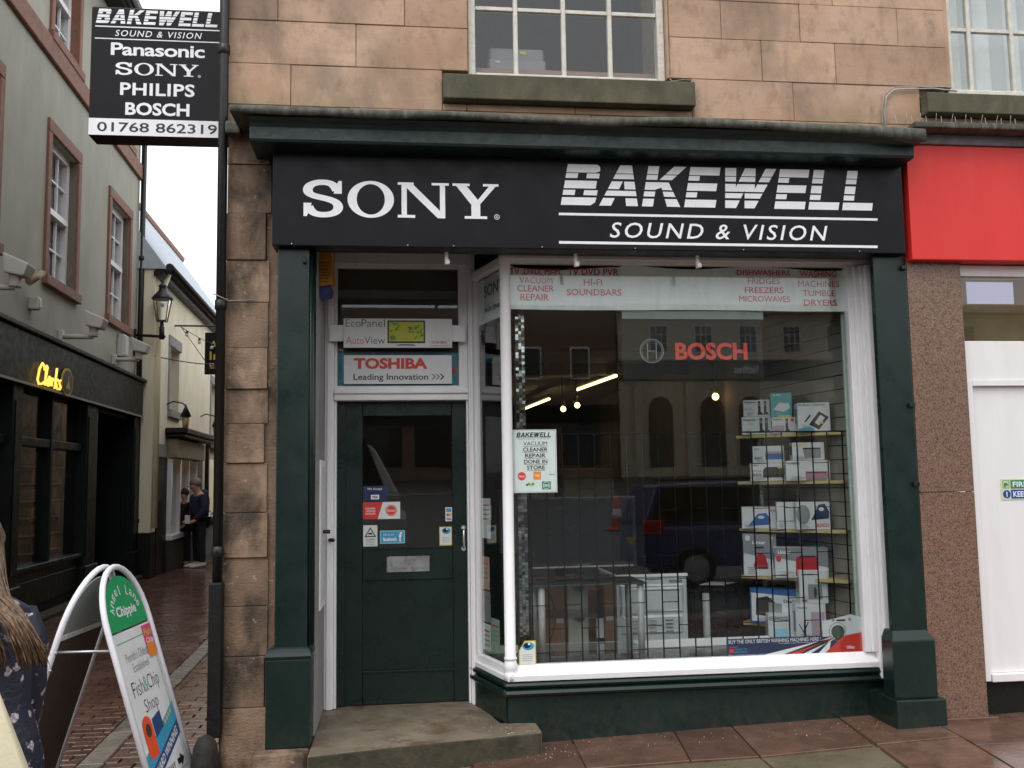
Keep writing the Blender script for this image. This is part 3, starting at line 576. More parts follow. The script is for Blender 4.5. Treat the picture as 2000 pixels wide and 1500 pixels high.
# ================================================================ custom letter shapes
def clip_rows(poly, rows):
    """cut a convex polygon into horizontal stripes"""
    out = []
    for a, b in rows:
        q = poly
        for lim, keep in ((a, 1), (b, -1)):
            r = []
            for i in range(len(q)):
                p0, p1 = q[i], q[(i + 1) % len(q)]; d0, d1 = (p0[1] - lim) * keep, (p1[1] - lim) * keep
                if d0 >= 0: r.append(p0)
                if d0 * d1 < 0: t = d0 / (d0 - d1); r.append((p0[0] + (p1[0] - p0[0]) * t, p0[1] + (p1[1] - p0[1]) * t))
            q = r
            if len(q) < 3: break
        if len(q) >= 3: out.append(q)
    return out
ROWS = [(.80, 1.0), (.66, .78), (.41, .60), (.245, .37), (0, .19)]
def R_(x0, x1, z0, z1): return [(x0, z0), (x1, z0), (x1, z1), (x0, z1)]
def arc_end(x0, x1, z0, z1, r):
    return [(x0, z0), (x1 - r, z0), (x1 - r * .3, z0 + (z1 - z0) * .12), (x1, z0 + (z1 - z0) * .4), (x1, z0 + (z1 - z0) * .6), (x1 - r * .3, z1 - (z1 - z0) * .12), (x1 - r, z1), (x0, z1)]
LET = {
 'B': (.86, [R_(0, .3, 0, 1), R_(.3, .74, .8, 1) , [(.74, .8), (.84, .84), (.82, .95), (.74, 1)], R_(.52, .84, .66, .78), R_(.3, .80, .41, .6), R_(.52, .86, .245, .37), R_(.3, .74, 0, .19), [(.74, 0), (.84, .07), (.86, .19), (.74, .19)]]),
 'A': (.98, [[(0, 0), (.3, 0), (.62, 1), (.36, 1)], [(.98, 0), (.68, 0), (.42, 1), (.66, 1)], R_(.2, .8, .245, .37)]),
 'K': (.98, [R_(0, .28, 0, 1), [(.28, .42), (.28, .60), (.66, 1), (.98, 1), (.50, .5)], [(.36, .60), (.58, .60), (.98, 0), (.64, 0)]]),
 'E': (.80, [R_(0, .28, 0, 1), R_(.28, .78, .8, 1), R_(.28, .76, .41, .6), R_(.28, .80, 0, .19)]),
 'W': (1.34, [[(0, 1), (.29, 1), (.42, 0), (.16, 0)], [(.44, 0), (.18, 0), (.52, 1), (.80, 1)], [(.52, 1), (.80, 1), (.90, 0), (.66, 0)], [(.66, 0), (.92, 0), (1.34, 1), (1.06, 1)]]),
 'L': (.80, [R_(0, .28, 0, 1), R_(.28, .80, 0, .19)])}
def striped(word, m, par, x0, x1, z0, z1, y, rows=ROWS, slant=.20, name='lettering', gap=.10):
    W_ = sum(LET[c][0] + gap for c in word) - gap + slant; H = z1 - z0; k = (x1 - x0) / W_; b = MB(); cx = 0; step = 0
    for c in word:
        w, polys = LET[c]
        for i, p in enumerate(polys):
            for q in clip_rows(p, rows):
                yy = y - .0003 * (i % 4); b.add([(x0 + (cx + px + slant * pz) * k, yy, z0 + pz * H) for px, pz in q], [tuple(range(len(q)))])
        cx += w + gap
    return b.build(name, m, par)
def bez(P, n=14):
    out = []
    for i in range(0, len(P) - 1, 3):
        a, b, c, d = P[i:i + 4]
        for k in range(n + (1 if i + 3 >= len(P) - 1 else 0)):
            t = k / n; s = 1 - t; out.append((s**3 * a[0] + 3 * s * s * t * b[0] + 3 * s * t * t * c[0] + t**3 * d[0], s**3 * a[1] + 3 * s * s * t * b[1] + 3 * s * t * t * c[1] + t**3 * d[1]))
    return out
def pen(path, rx, ry):
    L, Rr = [], []
    for i, p in enumerate(path):
        a, c = path[max(0, i - 1)], path[min(len(path) - 1, i + 1)]; dx, dz = c[0] - a[0], c[1] - a[1]; l = math.hypot(dx, dz); nx, nz = -dz / l, dx / l
        h = math.hypot(rx * nx, ry * nz); ox, oz = rx * rx * nx / h, ry * ry * nz / h; L.append((p[0] + ox, p[1] + oz)); Rr.append((p[0] - ox, p[1] - oz))
    return L, Rr
def slab(word, m, par, x0, x1, z0, z1, y, name='lettering'):
    """wide slab-serif capitals S O N Y"""
    wid = {'S': 1.06, 'O': 1.22, 'N': 1.36, 'Y': 1.24}; gap = .10; W_ = sum(wid[c] for c in word) + gap * (len(word) - 1); k = (x1 - x0) / W_; H = z1 - z0; b = MB(); cx = 0
    def put(q, lay=0): b.add([(x0 + (cx + px) * k, y - .0003 * lay, z0 + pz * H) for px, pz in q], [tuple(range(len(q)))])
    for c in word:
        if c == 'O':
            n = 40; o = [(.61 + .61 * math.cos(t), .5 + .52 * math.sin(t)) for t in [2 * math.pi * j / n for j in range(n)]]; i_ = [(.61 + .37 * math.cos(t), .5 + .43 * math.sin(t)) for t in [2 * math.pi * j / n for j in range(n)]]
            for j in range(n): put([o[j], o[(j + 1) % n], i_[(j + 1) % n], i_[j]])
        elif c == 'S':
            P = bez([(.885, .72), (.82, .90), (.70, .955), (.52, .955), (.28, .955), (.10, .86), (.13, .70), (.17, .48), (.92, .56), (.92, .27), (.92, .10), (.72, .045), (.52, .045), (.33, .045), (.20, .11), (.145, .28)], 12)
            L, Rr = pen(P, .125, .075)
            for j in range(len(L) - 1): put([L[j], L[j + 1], Rr[j + 1], Rr[j]])
            put([(.80, .64), (1.01, .64), (1.01, 1.0), (.925, 1.0), (.88, .9)], 1); put([(.02, 0), (.105, 0), (.15, .1), (.23, .37), (.02, .37)], 1)
        elif c == 'N':
            put(R_(.10, .24, .08, .93)); put(R_(1.12, 1.26, .06, .93)); put([(.14, .93), (.42, .93), (1.26, .06), (1.26, 0), (1.06, 0), (.24, .84)], 1)
            put(R_(0, .42, .93, 1.0), 2); put(R_(.90, 1.36, .93, 1.0), 2); put(R_(0, .46, 0, .08), 2)
        elif c == 'Y':
            put(R_(.50, .74, .06, .46)); put([(.10, .93), (.38, .93), (.74, .46), (.74, .40), (.50, .40)], 1); put([(1.16, .93), (.98, .93), (.60, .44), (.74, .42)], 2)
            put(R_(0, .46, .93, 1.0), 3); put(R_(.82, 1.24, .93, 1.0), 3); put(R_(.32, .92, 0, .075), 3)
        cx += wid[c] + gap
    return b.build(name, m, par)
def ring(m, par, cx, cz, r, t, y, name='ring', n=28):
    b = MB()
    for j in range(n):
        a0, a1 = 2 * math.pi * j / n, 2 * math.pi * (j + 1) / n
        b.add([(cx + q * math.cos(a), y, cz + q * math.sin(a)) for a, q in ((a0, r), (a1, r), (a1, r - t), (a0, r - t))], [(0, 1, 2, 3)])
    return b.build(name, m, par)
def plate(name, m, par, x0, x1, z0, z1, y, th=.002): return bx(name, m, par, x0, x1, y, y + th, z0, z1)

# ================================================================ fascia sign over the shop
fs = T('fascia_sign', 'long black fascia sign with white lettering over the whole shopfront', 'sign', (1.2, 5.5, 2.95))
m = MB(); m.box(-.732, 3.158, 5.50, 5.618, 2.951, 3.526); m.build('board', 'sign_black', fs, .006, 2)
Y = 5.4985
slab('SONY', 'vinyl_white', fs, -.558, .592, 3.128, 3.342, Y)
ring('vinyl_white', fs, .580, 3.142, .016, .003, Y, 'registered_mark'); text('R', 'vinyl_white', fs, .574, .587, 3.134, 3.150, Y, .0)
striped('BAKEWELL', 'vinyl_white', fs, .968, 2.995, 3.224, 3.478, Y)
plate('rule', 'vinyl_white', fs, .955, 2.98, 3.160, 3.175, Y, .001); plate('rule', 'vinyl_white', fs, .953, 2.97, 2.985, 3.001, Y, .001)
text('SOUND & VISION', 'vinyl_white', fs, 1.265, 2.648, 3.026, 3.122, Y, .006, .22, 1.22)
for x in (-.62, .05, .32, .85, 1.42, 2.1, 2.85):   # screw heads along the bottom edge
    MB().disc((x, 2.963), .0035, 5.4965, 5.4995, 8).build('screw', 'steel', fs)
for x, z in ((.283, 2.918), (1.074, 2.914), (1.843, 2.915)):
    c = T('hanging_clip', None, 'clip', (x, 5.62, z), 0, 'white clips under the black fascia')
    m = MB(); m.box(x - .011, x + .011, 5.606, 5.622, z - .045, z + .043); m.build('strap', 'white_paint', c, .002)
    m = MB(); m.box(x - .009, x + .018, 5.585, 5.6055, z - .045, z - .016); m.build('hook', 'white_paint', c, .003)
    tag(c, {.283: 'small white clip hanging over the shop door', 1.074: 'small white clip at left above the bay window banner', 1.843: 'small white clip at middle above the bay window banner'}[x])

# ================================================================ projecting sign on the alley side of the building
ps = T('projecting_sign', 'square black projecting sign listing brands with a phone number, above the alley', 'sign', (-1.45, 5.9, 3.68))
k_ = 5.83 / 5.45
def pj(x): return x * k_
def pz(z): return 1.584 + (z - 1.584) * k_
m = MB(); m.box(pj(-1.752), -1.03, 5.83, 6.0, pz(3.563), pz(4.33)); m.build('box', 'sign_black', ps, .008, 2)
y = 5.8285
plate('number_band', 'vinyl_white', ps, pj(-1.750), -1.047, pz(3.566), pz(3.664), y, .001)
striped('BAKEWELL', 'vinyl_white', ps, pj(-1.727), pj(-1.034), pz(4.230), pz(4.316), y)
plate('rule', 'vinyl_white', ps, pj(-1.73), pj(-1.034), pz(4.207), pz(4.214), y, .001); plate('rule', 'vinyl_white', ps, pj(-1.73), pj(-1.034), pz(4.135), pz(4.141), y, .001)
text('SOUND & VISION', 'vinyl_white', ps, pj(-1.619), pj(-1.135), pz(4.155), pz(4.192), y, .006, .22, 1.22)
text('Panasonic', 'vinyl_white', ps, pj(-1.640), pj(-1.117), pz(4.040), pz(4.116), y, .022, 0, .95)
slab('SONY', 'vinyl_white', ps, pj(-1.612), pj(-1.150), pz(3.926), pz(3.998), y); MB().disc((pj(-1.145), pz(3.93)), .010, y, y + .001, 14).build('registered_mark', 'grey_plastic', ps)
text('PHILIPS', 'vinyl_white', ps, pj(-1.583), pj(-1.170), pz(3.804), pz(3.880), y, .024, 0, 1.06)
text('BOSCH', 'vinyl_white', ps, pj(-1.552), pj(-1.197), pz(3.687), pz(3.763), y, .03)
text('01768 862319', 'vinyl_black', ps, pj(-1.703), pj(-1.041), pz(3.586), pz(3.643), y - .001, .012)

# ================================================================ notices, posters and stickers on door and windows
ep = T('poster_board', 'white board with flat television picture fixed across the window over the door', 'poster', (-.01, 6.39, 2.47))
bx('batten', 'white_paint', ep, -.462, .443, 6.338, 6.350, 2.515, 2.624); bx('board', 'board_white', ep, -.370, .352, 6.326, 6.3375, 2.470, 2.666)
y = 6.3245
text('Eco', 'exit_green', ep, -.356, -.257, 2.610, 2.660, y, -.01); text('Panel', 'vinyl_black', ep, -.252, -.097, 2.610, 2.660, y, -.01); text('Auto', 'vinyl_red', ep, -.353, -.235, 2.495, 2.543, y, -.01); text('View', 'vinyl_black', ep, -.232, -.097, 2.495, 2.543, y, -.01)
tvp = plate('television_picture', 'vinyl_black', ep, -.080, .171, 2.500, 2.654, y, .001); plate('screen_picture', 'lime_print', tvp, -.070, .161, 2.512, 2.644, y - .0015, .001)
lf = MB()
for k in range(34):
    a = random.uniform(0, 6.28); cx, cz = random.choice([(random.uniform(-.06, .0), random.uniform(2.55, 2.64)), (random.uniform(.03, .15), random.uniform(2.57, 2.64)), (random.uniform(.1, .15), random.uniform(2.53, 2.6)), (random.uniform(-.06, -.03), random.uniform(2.52, 2.56))]); s_ = random.uniform(.008, .018)
    q = [(cx + s_ * (math.cos(a) * u - math.sin(a) * w), cz + s_ * (math.sin(a) * u + math.cos(a) * w)) for u, w in ((-1, 0), (0, .5), (1, 0), (0, -.5))]
    lf.add([(min(.160, max(-.069, X)), y - .0026 - k * .00003, min(2.643, max(2.513, Z))) for X, Z in q], [(0, 1, 2, 3)])
tag(lf.build('leaf_picture', 'leaf_print', tvp), kind='stuff'); MB().xz([(-.025, 2.484), (.115, 2.484), (.09, 2.492), (0, 2.492)], y, y + .001).build('television_foot', 'vinyl_black', ep)
text('TOSHIBA', 'vinyl_red', ep, .209, .317, 2.498, 2.514, y, .02); text('Leading Innovation >>>', 'vinyl_black', ep, .209, .340, 2.478, 2.487, y, .0)
tb = T('poster_board', 'white board with red maker name and black slogan over the shop door', 'poster', (-.01, 6.39, 2.23))
bx('board', 'board_white', tb, -.370, .351, 6.380, 6.3915, 2.232, 2.426); y = 6.3785
text('TOSHIBA', 'vinyl_red', tb, -.305, .187, 2.332, 2.407, y, .045); text('Leading Innovation', 'vinyl_black', tb, -.307, .190, 2.246, 2.300, y, .012)
for k, c in enumerate(('pack_grey', 'pack_grey', 'vinyl_black')):
    x = .213 + k * .028; MB().add([(x, y, 2.260), (x + .012, y, 2.260), (x + .030, y, 2.279), (x + .012, y, 2.298), (x, y, 2.298), (x + .018, y, 2.279)], [(0, 1, 2, 5), (5, 2, 3, 4)]).build('chevron', c, tb)
bb = T('poster', 'blue poster behind the white boards over the shop door', 'poster', (0, 6.43, 2.23)); bx('sheet', 'brand_blue', bb, -.412, .397, 6.4425, 6.4435, 2.2235, 2.452)
MB().disc((.37, 2.33), .018, 6.4405, 6.4415, 14, .03).build('print', 'vinyl_red', bb)
def sticker(name, label, x0, x1, z0, z1, y, m='paper_white', cat='sticker'):
    t = T(name, label, cat, ((x0 + x1) / 2, y, z0)); bx('sheet', m, t, x0, x1, y, y + .0012, z0, z1); return t, y - .0008
YD = 6.4775
t, y = sticker('card_sticker', 'dark blue card payment sticker, topmost on left of door glass', -.248, -.085, 1.447, 1.552, YD, 'pack_navy'); text('We Accept', 'vinyl_white', t, -.22, -.12, 1.52, 1.54, y); plate('print', 'vinyl_white', t, -.195, -.14, 1.462, 1.492, y, .0005); text('VISA', 'pack_navy', t, -.188, -.147, 1.468, 1.486, y - .0008, .03)
t, y = sticker('dealer_sticker', 'red and white dealer sticker with round badge on door glass', -.248, .0, 1.330, 1.443, YD); MB().xz([(-.248, 1.330), (-.150, 1.330), (-.115, 1.443), (-.248, 1.443)], y, y + .0005).build('print', 'vinyl_red', t); MB().disc((-.060, 1.386), .038, y, y + .0005).build('badge', 'vinyl_red', t)
ring('vinyl_white', t, -.060, 1.386, .033, .002, y - .0008); text('Hoover', 'vinyl_white', t, -.088, -.032, 1.376, 1.398, y - .0008, 0, .3)
for k, w in enumerate(('HOOVER', 'APPOINTED', 'DEALER')): text(w, 'vinyl_white', t, -.232 + .004 * (k % 2), -.165, 1.395 - k * .017, 1.407 - k * .017, y - .0008, .01)
t, y = sticker('warning_sticker', 'white caution sticker with black triangle at left bottom of door glass', -.246, -.152, 1.150, 1.290, YD); MB().xz([(-.238, 1.212), (-.160, 1.212), (-.199, 1.278)], y, y + .0004).build('triangle', 'vinyl_black', t); MB().xz([(-.226, 1.219), (-.172, 1.219), (-.199, 1.265)], y - .0008, y - .0004).build('triangle', 'paper_white', t)
plate('print', 'vinyl_black', t, -.212, -.186, 1.228, 1.240, y - .0014, .0004); text('Caution', 'vinyl_black', t, -.228, -.172, 1.190, 1.203, y); text('CCTV in', 'vinyl_black', t, -.226, -.174, 1.173, 1.183, y, 0); text('operation', 'vinyl_black', t, -.228, -.172, 1.158, 1.168, y, 0)
t, y = sticker('social_media_sticker', 'small blue social media sticker at bottom of door glass', -.135, .031, 1.166, 1.252, YD, 'sky_print'); plate('print', 'award_blue', t, -.128, .024, 1.172, 1.246, y, .0004); text('Like us on', 'vinyl_white', t, -.112, -.045, 1.219, 1.235, y - .0008, 0); text('facebook', 'vinyl_white', t, -.115, -.022, 1.182, 1.209, y - .0008, .03); text('f', 'vinyl_white', t, -.010, .012, 1.178, 1.240, y - .0008, .03)
t, y = sticker('card_sticker', 'small white card payment sticker at right edge of door glass', .304, .349, 1.306, 1.400, YD); plate('print', 'award_blue', t, .310, .343, 1.368, 1.394, y, .0004); MB().disc((.319, 1.349), .009, y, y + .0004, 12).build('print', 'vinyl_red', t); MB().disc((.333, 1.349), .009, y - .0008, y - .0004, 12).build('print', 'orange', t); text('VISA', 'pack_navy', t, .308, .345, 1.313, 1.329, y, .03)
def eye_card(label, x0, x1, z0, z1, y, cut=False):
    t = T('eye_card', label, 'card', ((x0 + x1) / 2, y, z0)); w, h = x1 - x0, z1 - z0
    P = [(x0, z0), (x1, z0), (x1, z1), (x0 + (w * .35 if cut else 0), z1)] + ([(x0, z0 + h * .6)] if cut else [])
    MB().xz(P, y, y + .0012).build('sheet', 'pack_yellow', t); cx, cz = sum(p[0] for p in P) / len(P), sum(p[1] for p in P) / len(P)
    MB().xz([(cx + (a - cx) * .88, cz + (b - cz) * .92) for a, b in P], y - .0010, y - .0004).build('print', 'paper_white', t)
    ex, ez = x0 + w * .55, z0 + h * .78; MB().disc((ex, ez), w * .34, y - .0016, y - .0012, 18, h * .17).build('iris', 'award_blue', t); MB().disc((ex - w * .06, ez + h * .02), w * .2, y - .0022, y - .0018, 14, h * .11).build('pupil', 'vinyl_black', t); MB().disc((ex + w * .05, ez + h * .09), w * .07, y - .0028, y - .0024, 10).build('glint', 'vinyl_white', t)
    for q in range(4): plate('print', 'pack_grey', t, x0 + w * .2, x0 + w * .8, z0 + h * (.18 + q * .08), z0 + h * (.195 + q * .08), y - .0016, .0004)
eye_card('yellow-edged card with blue eye picture on the shop door glass', .262, .347, 1.144, 1.270, YD)
YW = 5.872
eye_card('yellow-edged card with blue eye picture in the corner of the bay window', .716, .822, .452, .598, YW, True)
# paper banner across the top of the bay window
ba = T('paper_banner', 'creased white paper banner with red lettering along the top of the bay window', 'banner', (1.83, 5.885, 2.66))
b = MB(); n = 60; xs = [.697 + 2.235 * k / n for k in range(n + 1)]
top = [(x, 5.889 + .004 * math.sin(x * 9), 2.948 - (.012 + .012 * math.sin(x * 7 + 1) + (.014 if .72 < x < 1.42 else 0))) for x in xs]; bot = [(x, 5.889 + .003 * math.sin(x * 13), 2.655 + .003 * math.sin(x * 4)) for x in xs]
b.add(bot + top + [(p[0], p[1] + .001, p[2]) for p in bot] + [(p[0], p[1] + .001, p[2]) for p in top], [(k, k + 1, n + 2 + k, n + 1 + k) for k in range(n)] + [(2 * n + 3 + k, 2 * n + 2 + k, 3 * n + 3 + k, 3 * n + 4 + k) for k in range(n)], True)
b.build('sheet', 'creased_paper', ba)
for w, x0, z1, x1, z0 in (('TV ,DVD, HI-FI,', .697, 2.922, 1.033, 2.872), ('VACUUM', .759, 2.863, .972, 2.822), ('CLEANER', .745, 2.810, .981, 2.769), ('REPAIR', .764, 2.754, .947, 2.712), ('TV DVD PVR', 1.071, 2.923, 1.404, 2.877), ('HI-FI', 1.175, 2.854, 1.295, 2.811), ('SOUNDBARS', 1.064, 2.789, 1.420, 2.746),
                          ('DISHWASHERS', 2.194, 2.925, 2.559, 2.888), ('FRIDGES', 2.268, 2.871, 2.486, 2.832), ('FREEZERS', 2.245, 2.810, 2.508, 2.771), ('MICROWAVES', 2.204, 2.752, 2.551, 2.713), ('WASHING', 2.625, 2.923, 2.880, 2.881), ('MACHINES', 2.612, 2.857, 2.895, 2.815), ('TUMBLE', 2.640, 2.793, 2.866, 2.753), ('DRYERS', 2.645, 2.731, 2.874, 2.690)):
    text(w, 'paper_red', ba, x0, x1, z0, z1, 5.8832, .012)
# A4 notice taped to the glass by the column
t, y = sticker('repair_notice', 'mint laminated vacuum repair notice taped to bay window beside white column', .700, .974, 1.497, 1.889, 5.8715, 'paper_mint', 'notice')
for a in ((.706, .968, 1.502, 1.504), (.706, .968, 1.882, 1.884), (.706, .708, 1.504, 1.882), (.966, .968, 1.504, 1.882)): plate('border', 'pack_grey', t, *a, y, .0004)
striped('BAKEWELL', 'vinyl_black', t, .722, .945, 1.842, 1.872, y, [(0, 1)]); plate('rule', 'pack_grey', t, .722, .94, 1.837, 1.839, y, .0004); text('SOUND & VISION', 'pack_grey', t, .735, .93, 1.826, 1.834, y, 0, .2, 1.2)
for k, (w, a, b_) in enumerate((('VACUUM', .765, .915), ('CLEANER', .762, .918), ('REPAIR', .775, .905), ('DONE IN', .767, .915), ('STORE', .785, .898))): text(w, 'vinyl_black', t, a, b_, 1.790 - k * .0375, 1.815 - k * .0375, y, .02); plate('underline', 'vinyl_black', t, a, b_, 1.784 - k * .0375, 1.786 - k * .0375, y, .0004)
MB().disc((.752, 1.600), .026, y, y + .0004).build('badge', 'vinyl_red', t); text('Hoover', 'vinyl_white', t, .733, .771, 1.592, 1.608, y - .0008, 0, .3); plate('badge', 'orange', t, .825, .873, 1.578, 1.628, y, .0004); text('VAX', 'vinyl_white', t, .834, .864, 1.596, 1.610, y - .0008); text('dyson', 'vinyl_black', t, .925, .96, 1.602, 1.615, y, 0)
plate('badge', 'exit_green', t, .878, .934, 1.516, 1.566, y, .0004); ring('vinyl_white', t, .906, 1.541, .022, .002, y - .0008); text('SEBO', 'vinyl_white', t, .888, .924, 1.534, 1.548, y - .0008, .01)
for k, c in enumerate(('pack_blue', 'leaf_print', 'lime_print', 'leaf_print')): MB().disc((.785 + k * .012, 1.546 + .006 * (k % 2)), .008, y - .0004 * k, y + .0004 - .0004 * k, 10).build('badge', c, t)
# hanging film poster and grey strip
fp = T('hanging_poster', 'clear hanging poster with bold red maker name inside the bay window', 'poster', (1.9, 5.92, 2.2))
bx('film', 'clear_film', fp, 1.422, 2.362, 5.915, 5.916, 2.207, 2.60); bx('top_strip', mat('grey_strip', (.30, .33, .31), .6), fp, 1.425, 2.372, 5.908, 5.912, 2.601, 2.654)
text('BOSCH', 'vinyl_red', fp, 1.772, 2.256, 2.333, 2.447, 5.912, .035); ring('pack_grey', fp, 1.617, 2.392, .08, .006, 5.912); ring('pack_grey', fp, 1.617, 2.392, .068, .003, 5.9125)
for a in ((1.585, 1.591, 2.34, 2.444), (1.643, 1.649, 2.34, 2.444), (1.591, 1.643, 2.389, 2.395)): plate('emblem', 'pack_grey', fp, *a, 5.912, .0004)
# long strip poster at the foot of the window
wp = T('window_strip', 'blue strip poster about washing machines along the foot of the bay window', 'poster', (2.48, 5.885, .44)); y = 5.8865
bx('sheet', 'pack_navy', wp, 2.032, 2.926, y, y + .001, .441, .562); q = y - .0008
text('BUY THE ONLY BRITISH WASHING MACHINES HERE !', 'vinyl_white', wp, 2.047, 2.652, .531, .554, q, .015); text('..only available at your local independent retailer', 'vinyl_white', wp, 2.37, 2.64, .519, .527, q, 0)
plate('badge', 'vinyl_red', wp, 2.05, 2.078, .474, .50, q, .0004); text('MADE IN', 'award_blue', wp, 2.083, 2.165, .490, .502, q); text('BRITAIN', 'award_blue', wp, 2.083, 2.165, .472, .484, q); plate('print', 'vinyl_red', wp, 2.05, 2.105, .507, .513, q, .0004); text('Ebac washing machines made in Britain to last', 'vinyl_white', wp, 2.045, 2.40, .457, .464, q, 0)
for k, (c, a0, a1, b0, b1) in enumerate((('vinyl_white', 2.20, 2.36, .535, .556), ('vinyl_red', 2.38, 2.47, .525, .545), ('vinyl_white', 2.50, 2.56, .515, .535), ('pack_navy', 2.56, 2.62, .505, .522), ('vinyl_white', 2.62, 2.70, .495, .512))):
    MB().add([(a0, q - .0006 * (k + 1), .4425), (a1, q - .0006 * (k + 1), .4425), (2.80 - k * .02, q - .0006 * (k + 1), b1 + .02), (2.78 - k * .02, q - .0006 * (k + 1), b0 + .02)], [(0, 1, 2, 3)]).build('stripe', c, wp)
MB().xz([(2.66, .4415), (2.925, .4415), (2.925, .575), (2.80, .555)], q - .006, q - .0055).build('stripe', 'vinyl_red', wp); text('OEbac', 'vinyl_white', wp, 2.82, 2.875, .476, .495, q - .0065, .02)
wmx = MB().xz([(2.665, .555), (2.665, .655), (2.72, .66), (2.86, .69), (2.925, .67), (2.925, .576), (2.80, .556)], q - .0045, q - .004); w_ = wmx.build('machine_cutout', 'pack_white', wp); ring('pack_grey', wp, 2.765, .585, .058, .004, q - .0062, 'machine_door'); MB().disc((2.768, .583), .045, q - .0058, q - .0054, 20, .042).build('machine_door', mat('door_dark', (.06, .09, .08), .3), wp)
for x in (2.74, 2.85): MB().disc((x, .658), .010, q - .0058, q - .0054, 10).build('machine_dial', 'pack_grey', wp)
plate('machine_panel', 'vinyl_black', wp, 2.762, 2.82, .649, .66, q - .0058, .0004)
# banner and leaflets inside the splayed side window
def sp(a, o, z): return (A.x + sd.x * a + sn.x * o, A.y + sd.y * a + sn.y * o, z)
sbn = T('side_banner', 'pale banner with black lettering inside the narrow side window by the door', 'banner', (.58, 6.1, 2.6)); side('sheet', 'creased_paper', .075, LS - .03, -.020, -.018, 2.62, 2.92, par=None).parent = sbn
bpy.data.objects[COL.objects[-1].name].location = -origin(sbn) + origin(bw)
text('SONY', 'vinyl_black', sbn, 0, 0, 0, 0, 0, fmap=lambda u, v: sp(.18 + u * .33, -.016, 2.79 + v * .08)); text('Audio Systems', 'vinyl_black', sbn, 0, 0, 0, 0, 0, .01, fmap=lambda u, v: sp(.18 + u * .33, -.016, 2.68 + v * .045))
def leaflet(label, a0, a1, z0, z1, m):
    t = T('leaflet', label, 'leaflet', (.53, 6.3, z0)); P = [sp(a0, -.0165, z0), sp(a1, -.0165, z0), sp(a1, -.0165, z1), sp(a0, -.0165, z1)]; Q = [sp(a0, -.018, z0), sp(a1, -.018, z0), sp(a1, -.018, z1), sp(a0, -.018, z1)]
    MB().add(P + Q, [(0, 1, 2, 3), (7, 6, 5, 4), (0, 4, 5, 1), (1, 5, 6, 2), (2, 6, 7, 3), (3, 7, 4, 0)]).build('sheet', m, t)
    for k in range(4): a = a0 + .02; MB().add([sp(a, -.0155, z1 - .05 - k * .03), sp(a1 - .02, -.0155, z1 - .05 - k * .03), sp(a1 - .02, -.0155, z1 - .04 - k * .03), sp(a, -.0155, z1 - .04 - k * .03)], [(0, 1, 2, 3)]).build('print', 'pack_grey' if k else 'vinyl_red', t)
leaflet('pale leaflet with red heading in the side window at handle height', .085, .24, 1.20, 1.46, 'paper_white'); leaflet('grey leaflet in lower side window, above the green one', .085, .22, .66, .86, 'pack_grey'); leaflet('peach leaflet in the side window at letterbox height', .085, .21, .87, 1.08, mat('paper_peach', (.55, .36, .28), .6)); leaflet('green leaflet at the bottom of the narrow side window', .23, .37, .50, .70, mat('paper_green', (.33, .45, .33), .6)); leaflet('pale grey leaflet at bottom left of the side window', .085, .22, .48, .65, 'paper_white')
nb = T('notice_board', 'narrow white framed notice board on the wall beside the shop door', 'notice board', (-.49, 6.2, .9)); bx('frame', 'white_paint', nb, -.496, -.486, 5.98, 6.34, .80, 1.72, .002); bx('sheet', 'paper_white', nb, -.4855, -.4845, 6.01, 6.31, .84, 1.68)
kb = T('gate_bolt', 'two small black iron bolts on the wall at the left of the door', 'bolt', (-.48, 6.25, 1.24)); MB().tube([(-.497, 6.15, 1.27), (-.44, 6.15, 1.27)], .012, 8).build('bolt', 'black_iron', kb); MB().tube([(-.46, 6.36, 1.205), (-.43, 6.34, 1.205)], .012, 8).build('bolt', 'black_iron', kb)
# alarm box high in the lobby
al = T('alarm_box', 'yellow and blue burglar alarm box high on the left inside the doorway', 'alarm box', (-.46, 6.03, 2.74))
MB().xz([(-.497, 2.80), (-.43, 2.815), (-.415, 2.84), (-.418, 3.0), (-.43, 3.03), (-.497, 3.05)], 5.94, 6.10).build('case', 'alarm_yellow', al, .008, 2); MB().xz([(-.497, 2.735), (-.43, 2.755), (-.42, 2.80), (-.43, 2.813), (-.497, 2.798)], 5.935, 6.105).build('base', 'alarm_blue', al, .005)
for k in range(7): bx('louvre', mat('alarm_dark', (.16, .07, .01), .6), al, -.49, -.44, 5.934, 5.942, 2.83 + k * .02, 2.834 + k * .02)

# ================================================================ shop interior
inr = MB(); inr.box(-.69, 3.45, 6.6, 17, .02, .1); tag(inr.build('shop_floor', 'interior_floor'), kind='structure')
inr = MB(); inr.box(-.69, 3.45, 6.53, 17, 2.84, 2.9); tag(inr.build('shop_ceiling', 'interior_ceiling'), kind='structure')
inr = MB(); inr.box(-.69, 3.45, 16.6, 16.7, .1, 2.84); tag(inr.build('shop_wall_back', 'interior_wall'), kind='structure')
inr = MB(); inr.box(3.20, 3.45, 5.95, 16.6, .03, 3.14); tag(inr.build('shop_wall_right', 'interior_wall'), kind='structure')
inr = MB(); inr.box(-.69, -.6, 6.53, 16.6, .1, 2.84); tag(inr.build('shop_wall_left', 'interior_wall'), kind='structure')
inr = MB(); inr.box(-.6, .5, 6.53, 6.6, 2.9, 3.14).box(.5, 3.2, 6.85, 6.9, 2.9, 3.14); tag(inr.build('shop_bulkhead', 'interior_wall'), kind='structure')
for k in range(2):
    tag(bx('ceiling_beam', 'interior_wall', None, -.55, 3.2, 8.2 + k * 2, 8.35 + k * 2, 2.72, 2.84), 'dark ceiling beam inside the shop, %s' % ('nearest the window', 'second from the window')[k], 'beam', 'ceiling beams in the shop')
